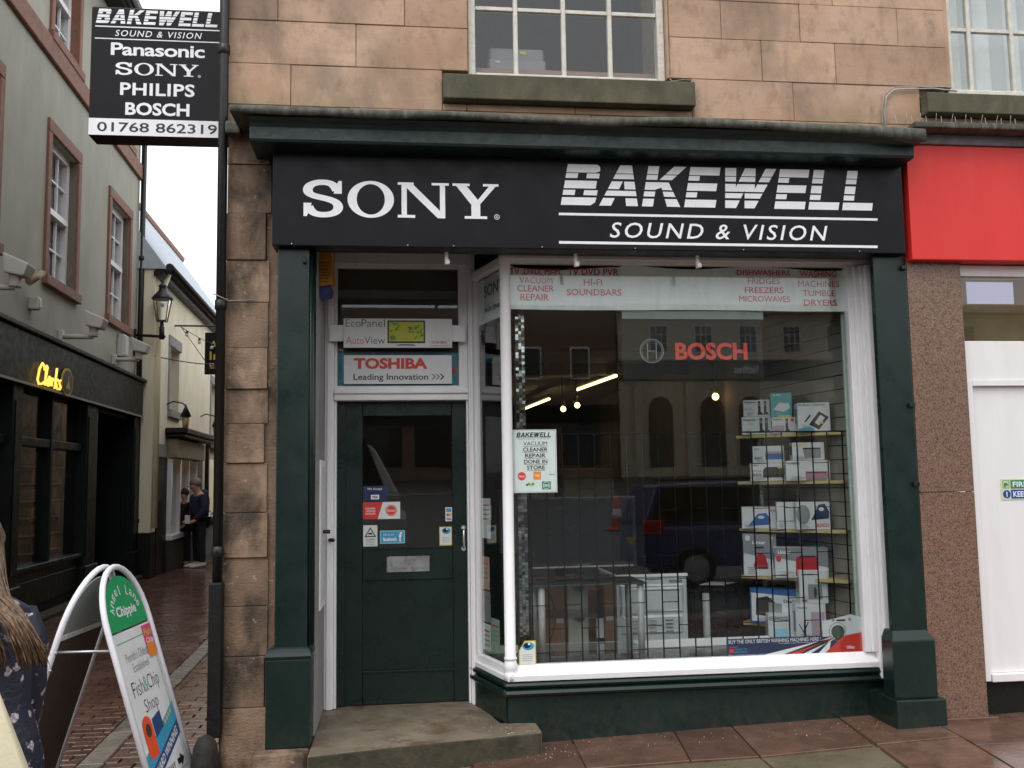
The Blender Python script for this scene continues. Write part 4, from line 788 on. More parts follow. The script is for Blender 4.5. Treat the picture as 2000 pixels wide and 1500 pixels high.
dk = T('display_deck', 'dark window display deck with white ledge behind the bay glass', 'display deck', (1.8, 6.2, .40)); MB().xy([(.66, 5.90), (2.93, 5.90), (3.05, 6.42), (.55, 6.42)], .36, .43).build('deck_board', 'deck_dark', dk); bx('ledge', 'white_paint', dk, .56, 3.05, 6.421, 6.47, .40, .475, .003); bx('riser', 'interior_wall', dk, .56, 3.05, 6.43, 6.46, .1, .399)
# strip lights and spots
def strip(label, a, b, lit=True):
    t = T('strip_light', label, 'strip light', a, 0, 'strip lights on the shop ceiling'); va, vb = Vector(a), Vector(b); MB().tube([va, vb], .017, 8).build('tube', 'tube_light', t)
    up = Vector((0, 0, .045)); MB().tube([va + up, vb + up], .03, 6).build('fitting', 'interior_ceiling', t)
strip('long lit strip light on the shop ceiling, nearest the window', (2.33, 10.0, 2.68), (2.20, 11.6, 2.68)); strip('dim shorter strip light farther back on the shop ceiling', (2.02, 12.7, 2.66), (1.92, 14.4, 2.66))
for k, (x, y_, z, lb_) in enumerate(((2.02, 11.6, 2.44, 'left'), (2.16, 11.4, 2.47, 'right'), (3.09, 9.0, 2.36, 'rear'))):
    t = T('spot_lamp', '%s lit spot lamp under the shop ceiling' % lb_, 'spot lamp', (x, y_, z), 0, 'spot lamps in the shop'); MB().ball((x, y_, z), .035).build('bulb', 'spot_light', t); MB().lathe([(.03, 0), (.055, .05), (.02, .1)], (x, y_ + .05, z + .02), 10).build('lamp_shade', 'black_iron', t); MB().tube([(x, y_ + .05, z + .1), (x, y_ + .05, 2.84)], .008, 6).build('stem', 'black_iron', t)
# slat wall and shelf stack at the right end
sw = T('slat_wall', 'beige slatted display wall at the right end of the bay window', 'display wall', (3.03, 6.0, .43), math.atan2(.99, -.15))
z = .43
while z < 2.9:
    bx('slat', 'slat_board', sw, 0, 1.25, -.02, -.004, z - .43, z - .43 + .090, .002, local=True); z += .0965
bx('back_board', 'groove', sw, 0, 1.25, -.034, -.0205, 0, 2.45, local=True)
pst = T('edge_post', 'pale green-white edge post inside the right side of the bay window', 'post', (2.93, 5.95, .44)); bx('post', 'sky_print' if False else mat('pale_edge', (.50, .60, .56), .3), pst, 2.925, 2.962, 5.935, 5.955, .44, 2.66, .002); bx('brick_strip', mat('brick_red', (.16, .07, .045), .85, .3, 40), pst, 2.97, 3.02, 5.91, 5.94, .44, 2.95)
sh = T('shelf_unit', 'stack of five yellow pine shelves across the right corner of the bay window', 'shelves', (2.98, 6.12, .43))
dS = Vector((-.722, .692)); nS = Vector((.692, .722))
def shelf(z, t0=0.0, t1=.775):
    p = lambda t, d: (2.98 + dS.x * t + nS.x * d, 6.12 + dS.y * t + nS.y * d); MB().xy([p(t0, 0), p(t1, 0), p(t1, .26), p(t0, .14)], z - .022, z).build('shelf', 'pine', sh, .002)
for z in (1.872, 1.540, 1.205, .874, .548): shelf(z)
for t, d in ((.66, .16), (.1, .16), (.40, .20)):
    x, y_ = 2.98 + dS.x * t + nS.x * d, 6.12 + dS.y * t + nS.y * d; bx('upright', 'steel', sh, x - .012, x + .012, y_ - .012, y_ + .012, .43, 2.05)
def pack(label, x, y_, z, w, h, m='pack_white', dp=None, rz=-.32, prints=()):
    """carton standing with its printed face to the street; prints are (kind, material, u0, u1, v0, v1[, text])"""
    dp = dp or min(.14, w * .6); t = T('carton', label, 'carton', (x, y_, z + .0015), rz, 'cartons in the bay window')
    bx('box', m, t, -w / 2, w / 2, .0, dp, 0, h, .002, local=True); y0 = -.0012
    for i, pr_ in enumerate(prints):
        kd, mm, u0, u1, v0, v1 = pr_[:6]; a0, a1, b0, b1 = -w / 2 + u0 * w, -w / 2 + u1 * w, v0 * h, v1 * h; yy = y0 - .0006 * i
        if kd == 'r': bx('print', mm, t, a0, a1, yy, yy + .0004, b0, b1, local=True)
        elif kd == 'o': MB().disc(((a0 + a1) / 2, (b0 + b1) / 2), (a1 - a0) / 2, yy, yy + .0004, 16, (b1 - b0) / 2).build('print', mm, t, local=True)
        elif kd == 't': text(pr_[6], mm, t, a0, a1, b0, b1, yy, .02, local=True)
        elif kd == 'p': MB().xz([(-w / 2 + u * w, v * h) for u, v in pr_[6]], yy, yy + .0004).build('print', mm, t, local=True)
    pr2 = random.Random(label)                    # small print, maker's marks and a side panel
    for q in range(pr2.randint(3, 5)): a0 = -w / 2 + w * pr2.uniform(.05, .16); yy = y0 - .0006 * (len(prints) + 1); zz = h * (.06 + .045 * q); bx('small_print', 'pack_grey', t, a0, a0 + w * pr2.uniform(.12, .34), yy, yy + .0003, zz, zz + h * .014, local=True)
    bx('side_print', pr2.choice(['pack_grey', 'pack_blue', 'pack_lilac', 'pack_black']), t, -w / 2 - .0008, -w / 2 - .0003, dp * .2, dp * .8, h * .3, h * .8, local=True)
    return t
phone = lambda u: [('r', 'pack_black', u, u + .10, .2, .92), ('r', 'pack_grey', u + .02, u + .08, .62, .8), ('p', 'pack_black', 0, 0, 0, 0, [(u - .04, .1), (u + .18, .1), (u + .14, .26), (u, .26)])]
pack('white cordless phone carton, bottom left on top shelf', 2.542, 6.54, 1.872, .205, .128, 'pack_white', prints=[('t', 'vinyl_black', .05, .48, .76, .9, 'Panasonic'), ('r', 'pack_yellow', .22, .4, .56, .64)] + phone(.6) + phone(.78))
pack('white cordless phone carton stacked on another at the left of top shelf', 2.549, 6.545, 2.002, .185, .12, 'pack_white', prints=[('t', 'vinyl_black', .05, .5, .80, .94, 'Panasonic'), ('t', 'pack_grey', .06, .3, .38, .48, 'KX-TG')] + phone(.55) + phone(.77))
pack('white answering phone carton in the middle of top shelf', 2.691, 6.40, 1.872, .168, .114, 'pack_white', prints=[('t', 'vinyl_black', .04, .42, .82, .95, 'Panasonic'), ('r', 'pack_lilac', .02, .5, .1, .5), ('o', 'vinyl_red', .76, .90, .72, .94)] + phone(.55))
pack('teal router carton standing on top shelf', 2.683, 6.42, 1.988, .142, .173, 'pack_teal', prints=[('p', 'pack_white', 0, 0, 0, 0, [(.12, .32), (.6, .22), (.92, .36), (.86, .56), (.4, .60)]), ('r', 'pack_yellow', .3, .98, .0, .07), ('t', 'vinyl_white', .1, .5, .86, .95, 'tp-link')])
pack('large white big-button telephone carton at right of top shelf', 2.836, 6.235, 1.872, .217, .203, 'pack_white', rz=-.25, prints=[('t', 'vinyl_black', .04, .85, .88, .96, 'Big Button Telephone'), ('p', 'pack_black', 0, 0, 0, 0, [(.34, .26), (.64, .08), (.96, .5), (.66, .70)]), ('p', 'pack_white', 0, 0, 0, 0, [(.52, .32), (.64, .22), (.84, .48), (.70, .58)]), ('r', 'pack_yellow', .64, .78, .28, .36), ('o', 'award_blue', -.0, .5, .0, .16), ('p', 'pack_black', 0, 0, 0, 0, [(.20, .36), (.24, .34), (.40, .56), (.37, .60)])])
pack('white bass speaker carton on top of another on second shelf', 2.601, 6.49, 1.668, .215, .12, 'pack_white', prints=[('r', 'pack_blue', .4, .98, .2, .68), ('t', 'vinyl_black', .06, .3, .22, .38, 'BASS'), ('t', 'vinyl_black', .05, .2, .78, .86, 'SONY'), ('r', 'pack_lilac', .4, .98, .55, .68)])
pack('white bass speaker carton with black speaker picture on second shelf', 2.590, 6.485, 1.540, .240, .126, 'pack_white', prints=[('t', 'vinyl_black', .04, .24, .84, .93, 'SONY'), ('t', 'vinyl_black', .06, .32, .28, .44, 'BASS'), ('t', 'pack_grey', .06, .32, .50, .62, 'EXTRA'), ('p', 'pack_black', 0, 0, 0, 0, [(.36, .2), (1.0, .2), (1.0, .78), (.44, .78), (.36, .6)]), ('r', 'pack_yellow', .78, .92, .70, .78)])
pack('white radio carton with grey radio picture at right of second shelf, upper', 2.809, 6.29, 1.681, .215, .122, 'pack_white', rz=-.25, prints=[('t', 'pack_yellow', .05, .45, .78, .92, 'ROBERTS'), ('p', 'pack_grey', 0, 0, 0, 0, [(.32, .68), (.9, .70), (.88, .12), (.38, .1)]), ('r', 'pack_black', .34, .86, .62, .70)])
pack('pale radio carton with pink radio picture at right of second shelf', 2.798, 6.285, 1.540, .295, .138, 'pack_white', rz=-.25, prints=[('t', 'pack_grey', .05, .32, .80, .9, 'ROBERTS'), ('r', 'pack_pink', .44, .94, .08, .46), ('r', 'pack_black', .46, .92, .36, .42), ('r', 'pack_grey', .46, .92, .02, .12)])
iron = lambda c, u0, u1, v0, v1: [('p', c, 0, 0, 0, 0, [(u0, v0), (u1, v0 + .06), (u1 + .02, v0 + (v1 - v0) * .5), (u1 - .1, v1), (u0 + (u1 - u0) * .45, v1 - .04), (u0 + (u1 - u0) * .2, v0 + (v1 - v0) * .4)]), ('o', 'pack_white', u0 + (u1 - u0) * .45, u0 + (u1 - u0) * .75, v0 + (v1 - v0) * .55, v0 + (v1 - v0) * .8)]
pack('white steam iron carton with blue iron picture at left of third shelf', 2.545, 6.54, 1.205, .262, .152, 'pack_white', prints=iron('pack_blue', .16, .74, .12, .72) + [('t', 'vinyl_red', .76, .95, .78, .88, 'BOSCH')])
pack('white carton with small print in the middle of third shelf', 2.690, 6.40, 1.205, .155, .187, 'pack_white', prints=[('t', 'pack_grey', .1, .5, .8, .86, 'styline'), ('r', 'pack_grey', .06, .94, .28, .31)])
pack('white iron carton with dark blue iron picture at right of third shelf', 2.818, 6.27, 1.205, .235, .188, 'pack_white', rz=-.25, prints=[('o', 'pack_grey', .0, .4, .2, .9)] + iron('pack_navy', .42, .92, .34, .94) + [('t', 'vinyl_red', .55, .92, .10, .22, 'BOSCH')])
pack('grey and white kettle carton with red kettle on fourth shelf', 2.53, 6.545, .874, .228, .292, 'pack_white', prints=[('p', 'pack_grey', 0, 0, 0, 0, [(0, .55), (1, .36), (1, 1), (0, 1)]), ('t', 'vinyl_white', .28, .68, .76, .84, 'Linsar'), ('o', 'pack_white', .06, .22, .84, .98), ('p', 'pack_red', 0, 0, 0, 0, [(.28, .22), (.74, .22), (.66, .48), (.54, .56), (.42, .52)]), ('r', 'pack_black', .32, .72, .17, .22), ('r', 'pack_black', .36, .62, .66, .70), ('r', 'pack_yellow', .82, .92, .88, .93)])
pack('grey and white toaster carton with crimson toaster on fourth shelf', 2.748, 6.345, .874, .355, .205, 'pack_white', rz=-.28, prints=[('p', 'pack_grey', 0, 0, 0, 0, [(0, .68), (1, .34), (1, 1), (0, 1)]), ('t', 'vinyl_white', .06, .30, .80, .92, 'Linsar'), ('p', 'pack_red', 0, 0, 0, 0, [(.38, .06), (.82, .04), (.80, .72), (.40, .70)]), ('r', 'pack_black', .46, .76, .68, .74), ('o', 'vinyl_red', .02, .12, .54, .74)])
pack('blue-edged toaster carton with chrome toaster picture on lowest shelf', 2.597, 6.49, .548, .32, .238, 'pack_blue', prints=[('p', 'pack_white', 0, 0, 0, 0, [(.02, .08), (.98, .08), (.98, .78), (.02, .9)]), ('p', 'pack_black', 0, 0, 0, 0, [(.10, .26), (.34, .22), (.62, .50), (.36, .80), (.12, .74)]), ('p', 'pack_grey', 0, 0, 0, 0, [(.38, .2), (.66, .2), (.66, .58), (.38, .62)]), ('t', 'vinyl_black', .70, .96, .60, .70, 'Dualit')])
pack('tall white panasonic-blue flower kettle carton on the display deck'.replace('panasonic-', ''), 2.773, 6.29, .430, .20, .275, 'pack_white', rz=-.2, dp=.12, prints=[('t', 'vinyl_black', .06, .4, .88, .93, 'Panasonic'), ('p', 'pack_navy', 0, 0, 0, 0, [(.22, .05), (.25, .05), (.30, .62), (.26, .62)]), ('p', 'pack_navy', 0, 0, 0, 0, [(.22, .3), (.25, .3), (.42, .55), (.39, .57)]), ('p', 'pack_navy', 0, 0, 0, 0, [(.23, .3), (.26, .3), (.10, .52), (.08, .50)]), ('r', 'pack_lilac', .5, .95, .1, .8)])
pack('white heater carton stacked on the flower kettle carton', 2.80, 6.285, .707, .19, .222, 'pack_white', rz=-.2, dp=.12, prints=[('r', 'pack_grey', .3, .8, .12, .58), ('o', 'pack_black', .50, .60, .16, .5), ('r', 'vinyl_red', .06, .24, .06, .1), ('r', 'pack_grey', .08, .5, .86, .9), ('r', 'pack_yellow', .55, .65, .66, .74)])
pack('small white kitchen carton in front on the display deck', 2.612, 6.40, .430, .188, .195, 'pack_white', rz=-.2, dp=.1, prints=[('t', 'vinyl_black', .04, .72, .78, .92, 'KENWOOD'), ('r', 'sky_print', .2, .7, .1, .5), ('r', 'pack_red', .84, .92, .1, .2)])
# security grille behind the glass
gr = T('security_grille', 'black staggered wire security grille behind the bay window glass', 'grille', (1.83, 5.98, .44)); xs = [.82 + k * .1045 for k in range(21)]
for k, x in enumerate(xs): MB().tube([(x, 5.985, .44), (x, 5.985, 1.866)], .0050, 5).build('bar', mat('grille_black', (.004, .004, .004), .8, .2, 9, spec=.1), gr)
for k, x in enumerate(xs[:-1]):
    z = .50 + (.145 if k % 2 else 0)
    while z < 1.80: MB().tube([(x, 5.985, z), (x + .1045, 5.985, z)], .0035, 4).build('rung', mat('grille_black', (.004, .004, .004), .8, .2, 9, spec=.1), gr); z += .29
MB().tube([(.78, 5.985, 1.866), (2.96, 5.985, 1.866)], .005, 5).build('rail', mat('grille_black', (.004, .004, .004), .8, .2, 9, spec=.1), gr)
# mirror mosaic column behind the white column
mc = T('mirror_column', 'column of small mirror mosaic tiles behind the white corner column', 'mosaic column', (.78, 6.02, .43)); bx('core', 'groove', mc, .74, .80, 6.0, 6.1, .43, 2.84); tl = MB()
for i in range(3):
    for j in range(118):
        x, z = .741 + i * .0196, .435 + j * .0196; e = random.uniform(-.0012, .0012); e2 = random.uniform(-.0012, .0012)
        tl.add([(x, 5.998 + e, z), (x + .0185, 5.998 - e, z), (x + .0185, 5.998 - e + e2, z + .0185), (x, 5.998 + e + e2, z + .0185)], [(0, 1, 2, 3)])
tag(tl.build('tile_field', 'mirror_tile', mc), kind='stuff')
# television on its glass stand
tv = T('television', 'black flat television standing on a glass stand in the window', 'television', (1.19, 6.2, .93), .03); bx('case', 'plastic_black', tv, -.358, .358, -.02, .04, .07, .53, .006, 2, True); bx('screen', 'screen_dark', tv, -.338, .338, -.0225, -.0205, .105, .512, local=True); bx('trim', 'steel', tv, -.35, .33, -.026, -.0205, .073, .083, local=True); text('Panasonic', 'steel', tv, -.04, .04, .088, .096, -.0235, 0, local=True); bx('foot', 'plastic_black', tv, -.2, .2, -.08, .1, 0, .012, .004, local=True); bx('neck', 'plastic_black', tv, -.05, .05, 0, .03, .012, .08, local=True)
gs = T('television_stand', 'clear glass television stand with round grey legs on the display deck', 'stand', (1.19, 6.15, .43))
mat('stand_glass', (.05, .06, .055), .08, .1, 3)
for z in (.905, .70, .47): bx('shelf', 'window_glass' if z < .9 else 'stand_glass', gs, .82, 1.56, 5.99, 6.40, z, z + .010, .002)
for x in (.885, 1.525):
    for y_ in (6.03, 6.36): MB().lathe([(.022, 0), (.022, .474)], (x, y_, .43), 14).build('leg', mat('leg_grey', (.36, .36, .36), .45), gs)
# cooker seen from behind, tower speaker, cartons
ck = T('cooker', 'steel-backed electric cooker with black hob seen from behind', 'cooker', (1.75, 6.85, .1)); bx('body', 'galvanised', ck, 1.495, 2.005, 6.60, 7.15, .1, .88, .004); bx('hob', 'plastic_black', ck, 1.50, 2.0, 6.60, 7.16, .905, .915); bx('hob_rim', 'vinyl_white', ck, 1.488, 2.012, 6.588, 7.17, .882, .904, .004)
p = MB(); p.loft([[(1.75 + sx * (w_ / 2), y_, .735 + sz * (h_ / 2)) for sx, sz in ((-1, -1), (1, -1), (1, 1), (-1, 1))] for w_, h_, y_ in ((.46, .20, 6.599), (.43, .17, 6.588), (.42, .16, 6.592))], smooth=False); p.build('rear_panel', 'galvanised', ck)
p = MB(); p.loft([[(1.75 + sx * (w_ / 2), y_, .555 + sz * (h_ / 2)) for sx, sz in ((-1, -1), (1, -1), (1, 1), (-1, 1))] for w_, h_, y_ in ((.44, .13, 6.599), (.40, .10, 6.588), (.39, .09, 6.592))], smooth=False); p.build('rear_panel', 'galvanised', ck)
for i in range(3):
    for j in range(4): bx('louvre', 'chrome', ck, 1.60 + i * .12, 1.655 + i * .12, 6.582, 6.587, .508 + j * .025, .514 + j * .025)
bx('handle_bar', 'vinyl_white', ck, 1.56, 1.95, 6.575, 6.586, .795, .812, .004); bx('label', 'pack_white', ck, 1.70, 1.84, 6.584, 6.5865, .66, .79)
for x in (1.53, 1.88): bx('vent', 'pack_grey', ck, x, x + .09, 6.592, 6.599, .845, .862)
sp_ = T('tower_speaker', 'tall cream tower speaker with two round drivers behind the television stand', 'speaker', (1.2, 6.5, .43)); bx('cabinet', mat('cream_case', (.48, .47, .42), .5), sp_, 1.135, 1.275, 6.50, 6.66, .1, .91, .004)
for z in (.855, .645): MB().disc((1.212, z), .045, 6.488, 6.4995, 20).build('driver_rim', 'pack_grey', sp_); MB().disc((1.212, z), .034, 6.482, 6.4875, 20).build('driver', 'plastic_black', sp_)
for lb_, x0, x1, y0, z0, z1 in (('brown cardboard carton behind the left leg of the glass stand', .93, 1.125, 6.52, .1, .885), ('tall narrow cardboard carton leaning beside the cooker back', 1.40, 1.482, 6.56, .1, .87), ('brown cardboard carton between speaker and cooker', 1.29, 1.39, 6.7, .1, .80)):
    t = T('cardboard_carton', lb_, 'carton', ((x0 + x1) / 2, y0, z0), 0, 'cardboard cartons behind the deck'); bx('box', 'cardboard', t, x0, x1, y0, y0 + .25, z0, z1, .004); bx('label', 'pack_white', t, x1 - .07, x1 - .02, y0 - .002, y0 - .0005, .60, .63)
cb = MB(); cb.tube([(.95, 6.45, .88), (1.0, 6.44, .80), (1.05, 6.45, .68), (1.03, 6.44, .58), (1.0, 6.43, .50)], .004, 5); tag(cb.build('power_cable', 'plastic_black'), 'thin black cable hanging behind the television stand', 'cable')
for lb_, x, y_, z, rx in (('loose white leaflet lying on a dark table right of the cooker', 2.35, 7.0, .78, 0), ('upright white card leaning on the deck behind the cooker leg', 1.355, 6.47, .50, 1)):
    t = T('paper_sheet', lb_, 'paper', (x, y_, z))
    if rx: bx('sheet', 'pack_white', t, x - .03, x + .02, y_, y_ + .004, z, z + .13)
    else: MB().xy([(x - .14, y_ - .05), (x + .02, y_ - .12), (x + .16, y_ + .02), (x, y_ + .1)], z, z + .003).build('sheet', 'pack_white', t)
lt = T('low_table', 'low dark table in the shop between the cooker and the shelves', 'table', (2.4, 7.1, .1)); bx('tabletop', 'plastic_black', lt, 2.05, 2.8, 6.75, 7.5, .75, .78, .004)
bx('cabinet', 'plastic_black', lt, 2.10, 2.76, 6.80, 7.45, .1, .749, .004); MB().lathe([(.03, 0), (.03, .64)], (2.2, 6.77, .1), 12).build('leg', 'leg_grey', lt)
# dim furniture deeper in the shop
for k, (x, y_, w, h, lb_) in enumerate(((.2, 12.0, 1.2, 1.3, 'dark counter deep in the shop behind the door'), (1.4, 10.5, .6, 1.5, 'dim fridge freezer standing deep in the shop at left'), (2.3, 11.5, .6, 1.6, 'dim fridge freezer standing deep in the shop at right'))):
    t = T('counter' if k == 0 else 'fridge', lb_, 'counter' if k == 0 else 'fridge', (x, y_, .1)); bx('body', 'interior_wall' if k == 0 else mat('dull_white', (.25, .24, .22), .5), t, x - w / 2, x + w / 2, y_, y_ + .6, .1, .1 + h, .01); bx('top' if k == 0 else 'door', 'pine' if k == 0 else 'pack_white', t, x - w / 2 - .01, x + w / 2 + .01, y_ - .02, y_ + .5, .1 + h + .001 if k == 0 else .1 + h * .45, .1 + h + .03 if k == 0 else h * .98)
# small equipment box inside the upper window
eq = T('equipment_box', 'grey machine with cables seen inside the upper sash window', 'machine', (.77, 6.05, 4.247)); bx('case', mat('equip', (.20, .20, .215), .5), eq, .585, .965, 5.93, 6.2, 4.247, 4.325, .01); bx('top', 'equip', eq, .595, .96, 5.98, 6.2, 4.326, 4.425, .012); bx('label', 'pack_yellow', eq, .80, .84, 5.977, 5.9795, 4.385, 4.402); bx('label', 'pack_white', eq, .63, .66, 5.927, 5.9295, 4.30, 4.31)
# ================================================================ rendered building with dark shopfront across the alley
RZ = math.atan2(.99933, -.03659)
CP = (-4.836, 19.02, 0)
def CL(s, out, z): return (CP[0] - .03659 * s + .99933 * out, CP[1] + .99933 * s + .03659 * out, z)
ho = T('rendered_building', 'sage green rendered house with red-brown window surrounds on the left of the alley', 'building', CP, RZ)
def cb_(name, m, par, s0, s1, o0, o1, z0, z1, bev=0.0): return bx(name, m, par, s0, s1, -o1, -o0, z0, z1, bev, 1, True)
WINS = [(-6.16, -4.97, 4.34, 6.27), (-3.13, -1.86, 4.34, 6.30), (-6.22, -5.13, 7.62, 9.1), (-3.1, -1.9, 7.62, 9.1), (-9.2, -8.0, 4.34, 6.27), (-9.2, -8.0, 7.62, 9.1)]
w = MB(); ss = sorted({-14, -1.15} | {v for a in WINS for v in a[:2]}); cols = [(-14, -9.2), (-8.0, -6.22), (-4.97, -3.13), (-1.86, -1.15)]
for a, b in cols: w.box(a, b, 0, .5, 3.45, 9.35)
for a, b, c, d in WINS:
    pass
def column(a, b, zs):
    z = 3.45
    for c, d in zs: w.box(a, b, 0, .5, z, c); z = d
    w.box(a, b, 0, .5, z, 9.35)
column(-9.2, -8.0, [(4.34, 6.27), (7.62, 9.1)]); column(-3.13, -1.86, [(4.34, 6.30), (7.62, 9.1)]); column(-6.22, -4.97, [(4.34, 6.27), (7.62, 9.1)])
w.box(-14, -1.15, .5, 7, 3.45, 9.35); w.box(-14, -1.15, .9, 7, -.2, 3.45); w.build('wall', 'render_sage', ho, local=True)
cb_('string_course', 'red_surround', ho, -14, -1.13, 0, .06, 7.22, 7.50, .01)
for a, b, c, d in WINS:
    t = .14; f = cb_('window', 'red_surround', ho, a - t, a, -.28, .035, c, d, .008); cb_('surround', 'red_surround', f, b, b + t, -.28, .035, c, d, .008); cb_('lintel', 'red_surround', f, a - t, b + t, -.28, .036, d + .001, d + .17, .008); cb_('sill', 'red_surround', f, a - t - .03, b + t + .03, -.28, .075, c - .14, c - .001, .01)
    cb_('sash', 'white_paint', f, a + .001, a + .11, -.22, -.10, c, d); cb_('sash', 'white_paint', f, b - .11, b - .001, -.22, -.10, c, d); cb_('sash', 'white_paint', f, a + .111, b - .111, -.20, -.10, d - .10, d); cb_('sash', 'white_paint', f, a + .111, b - .111, -.20, -.10, c, c + .09); mid = (c + d) / 2; cb_('meeting_rail', 'white_paint', f, a + .111, b - .111, -.19, -.07, mid - .04, mid + .04)
    for k in (1, 2): x = a + .11 + (b - a - .22) * k / 3; cb_('glazing_bar', 'white_paint', f, x - .015, x + .015, -.16, -.125, c + .091, mid - .041); cb_('glazing_bar', 'white_paint', f, x - .015, x + .015, -.16, -.125, mid + .041, d - .101)
    for z in ((c + mid) / 2, (mid + d) / 2): cb_('glazing_bar', 'white_paint', f, a + .112, b - .112, -.158, -.13, z - .013, z + .013)
    cb_('pane', 'window_glass', f, a + .112, b - .112, -.175, -.17, c + .092, d - .102); cb_('dim_backing', mat('dim_room', (.06, .055, .05), .8), f, a, b, -.30, -.285, c, d)  # dark sheet behind the panes, the room's dimness put into its colour
cb_('eaves', 'black_timber', ho, -14, -1.1, 0, .30, 9.35, 9.45, .01); rf = MB(); rf.add([(-14, -.45, 9.42), (-1.05, -.45, 9.42), (-1.05, 3.4, 12.0), (-14, 3.4, 12.0), (-14, 7, 9.42), (-1.05, 7, 9.42)], [(0, 1, 2, 3), (3, 2, 5, 4), (1, 5, 2), (0, 3, 4), (0, 4, 5, 1)]); rf.build('roof', 'slate_roof', ho, local=True)
g = MB().tube([(-14, -.42, 9.46), (-1.1, -.42, 9.46)], .07, 8); g.build('gutter', 'black_iron', ho, local=True)
p = MB(); p.tube([(-1.16, -.07, 0.0), (-1.16, -.07, 9.3)], .05, 8)
for z in (.9, 3.1, 5.7, 8.0): p.tube([(-1.16, -.07, z), (-1.16, -.07, z + .08)], .065, 8)
p.build('drainpipe', 'black_iron', ho, local=True)
# its shopfront
sf2 = cb_('shop_fascia', 'clarks_green', ho, -14, -1.2, .0, .16, 2.80, 3.42, .01); cb_('fascia_cornice', 'black_timber', sf2, -14, -1.1, .0, .21, 3.43, 3.49, .01); cb_('fascia_edge', 'grey_plastic', sf2, -14, -1.2, .161, .175, 2.79, 2.82)
for a, b in ((-9.3, -8.95), (-7.45, -7.12), (-4.45, -3.86), (-1.55, -1.17)):
    pl = cb_('pilaster', 'clarks_green', ho, a, b, -.3, .10, -.12, 2.79, .01); cb_('pilaster_base', 'clarks_green', pl, a - .03, b + .03, -.3, .14, -.12, .42, .012); cb_('pilaster_panel', 'clarks_green', pl, a + .07, b - .07, .101, .112, .55, 2.6, .005)
for a, b in ((-8.94, -7.46), (-7.11, -4.46)):
    st = cb_('stall_riser', 'clarks_green', ho, a, b, -.3, .03, -.12, .55, .01); cb_('sill', 'clarks_green', st, a, b, -.3, .08, .551, .61, .01); cb_('transom', 'clarks_green', st, a, b, -.12, .04, 2.08, 2.19, .01); cb_('panel_bead', 'clarks_green', st, a + .12, b - .12, .031, .045, .1, .42, .005)
    mull = (a + b) / 2 - .05; cb_('mullion', 'clarks_green', st, mull - .05, mull + .05, -.12, .05, .611, 2.79, .008); cb_('pane', 'window_glass', st, a, b, -.05, -.045, .611, 2.79); cb_('shop_back', 'interior_wall', st, a, b, -1.5, -1.4, .3, 2.8)
pk = MB()
for i in range(6):
    z = .72 + i * .23; s = -5.72
    while s < -4.6:
        wd = random.uniform(.10, .2); pk.box(s, s + wd - .01, .22, .4, z, z + random.uniform(.12, .2)); s += wd
tag(pk.build('pack_display', 'mixed_packs', ho, local=True), kind='stuff')
for i in range(6): cb_('display_shelf', 'pine', ho, -5.74, -4.56, -.42, -.2, .69 + i * .23, .71 + i * .23)
gf = cb_('reflected_window', 'white_paint', ho, -6.95, -6.92, -.30, -.27, .75, 2.0)  # white bars behind the pane imitate a window reflected in the glass
for s in (-6.70, -6.48, -6.26): cb_('glazing_bar', 'white_paint', gf, s - .012, s + .012, -.30, -.27, .75, 2.0)
for z in (.75, 1.2, 1.62, 2.0): cb_('glazing_bar', 'white_paint', gf, -6.919, -6.25, -.299, -.272, z - .012, z + .012)
# recessed door
rd = cb_('shop_door', 'clarks_green', ho, -3.85, -1.56, -.9, -.82, -.12, 2.79); cb_('door_leaf', 'clarks_green', rd, -3.2, -2.3, -.80, -.76, -.05, 2.1, .01); cb_('door_rail', 'clarks_green', rd, -3.1, -2.4, -.755, -.74, .95, 1.06, .01); cb_('door_panel', 'clarks_green', rd, -3.05, -2.45, -.755, -.745, .15, .85, .01); cb_('transom', 'clarks_green', rd, -3.84, -1.57, -.80, -.72, 2.12, 2.22, .01)
for a_, b_ in ((-3.859, -3.80), (-1.61, -1.551)): cb_('door_return', 'clarks_green', rd, a_, b_, -.90, -.01, -.12, 2.785)
cb_('door_soffit', 'clarks_green', rd, -3.799, -1.611, -.90, -.01, 2.74, 2.785)
for a_ in (-4.52, -7.18): cb_('window_return', 'clarks_green', rd, a_, a_ + .06, -1.4, -.06, .3, 2.78)
cb_('plinth', 'soil_dark', ho, -14, -1.17, .02, .22, -.2, -.02, .02)
# lit lettering
cs = T('lit_sign', 'small lit yellow script sign with round badge on the dark fascia', 'sign', CL(-6.25, .17, 2.80), RZ)
scr = MB()
def script(pts, r=.016): scr.tube([(s, -.20 + .0, z) for s, z in pts], r, 6)
o_ = lambda s, z: (s + 5.6, z - 2.9)
strokes = [[(-6.06, 3.12), (-6.09, 3.18), (-6.15, 3.20), (-6.25, 3.12), (-6.31, 2.98), (-6.26, 2.93), (-6.16, 2.94), (-6.08, 2.97)], [(-6.05, 2.94), (-6.0, 3.06), (-5.96, 3.17), (-5.985, 3.19), (-6.01, 3.1), (-6.02, 2.98), (-5.99, 2.94)], [(-5.82, 3.04), (-5.88, 3.06), (-5.93, 3.0), (-5.91, 2.94), (-5.85, 2.96), (-5.82, 3.05), (-5.83, 2.95)], [(-5.78, 2.95), (-5.77, 3.05), (-5.73, 3.05), (-5.70, 3.03)], [(-5.66, 2.93), (-5.62, 3.08), (-5.59, 3.2)], [(-5.64, 3.0), (-5.55, 3.06)], [(-5.62, 3.01), (-5.54, 2.93)], [(-5.42, 3.06), (-5.48, 3.05), (-5.47, 3.01), (-5.42, 2.98), (-5.44, 2.94), (-5.50, 2.94)]]
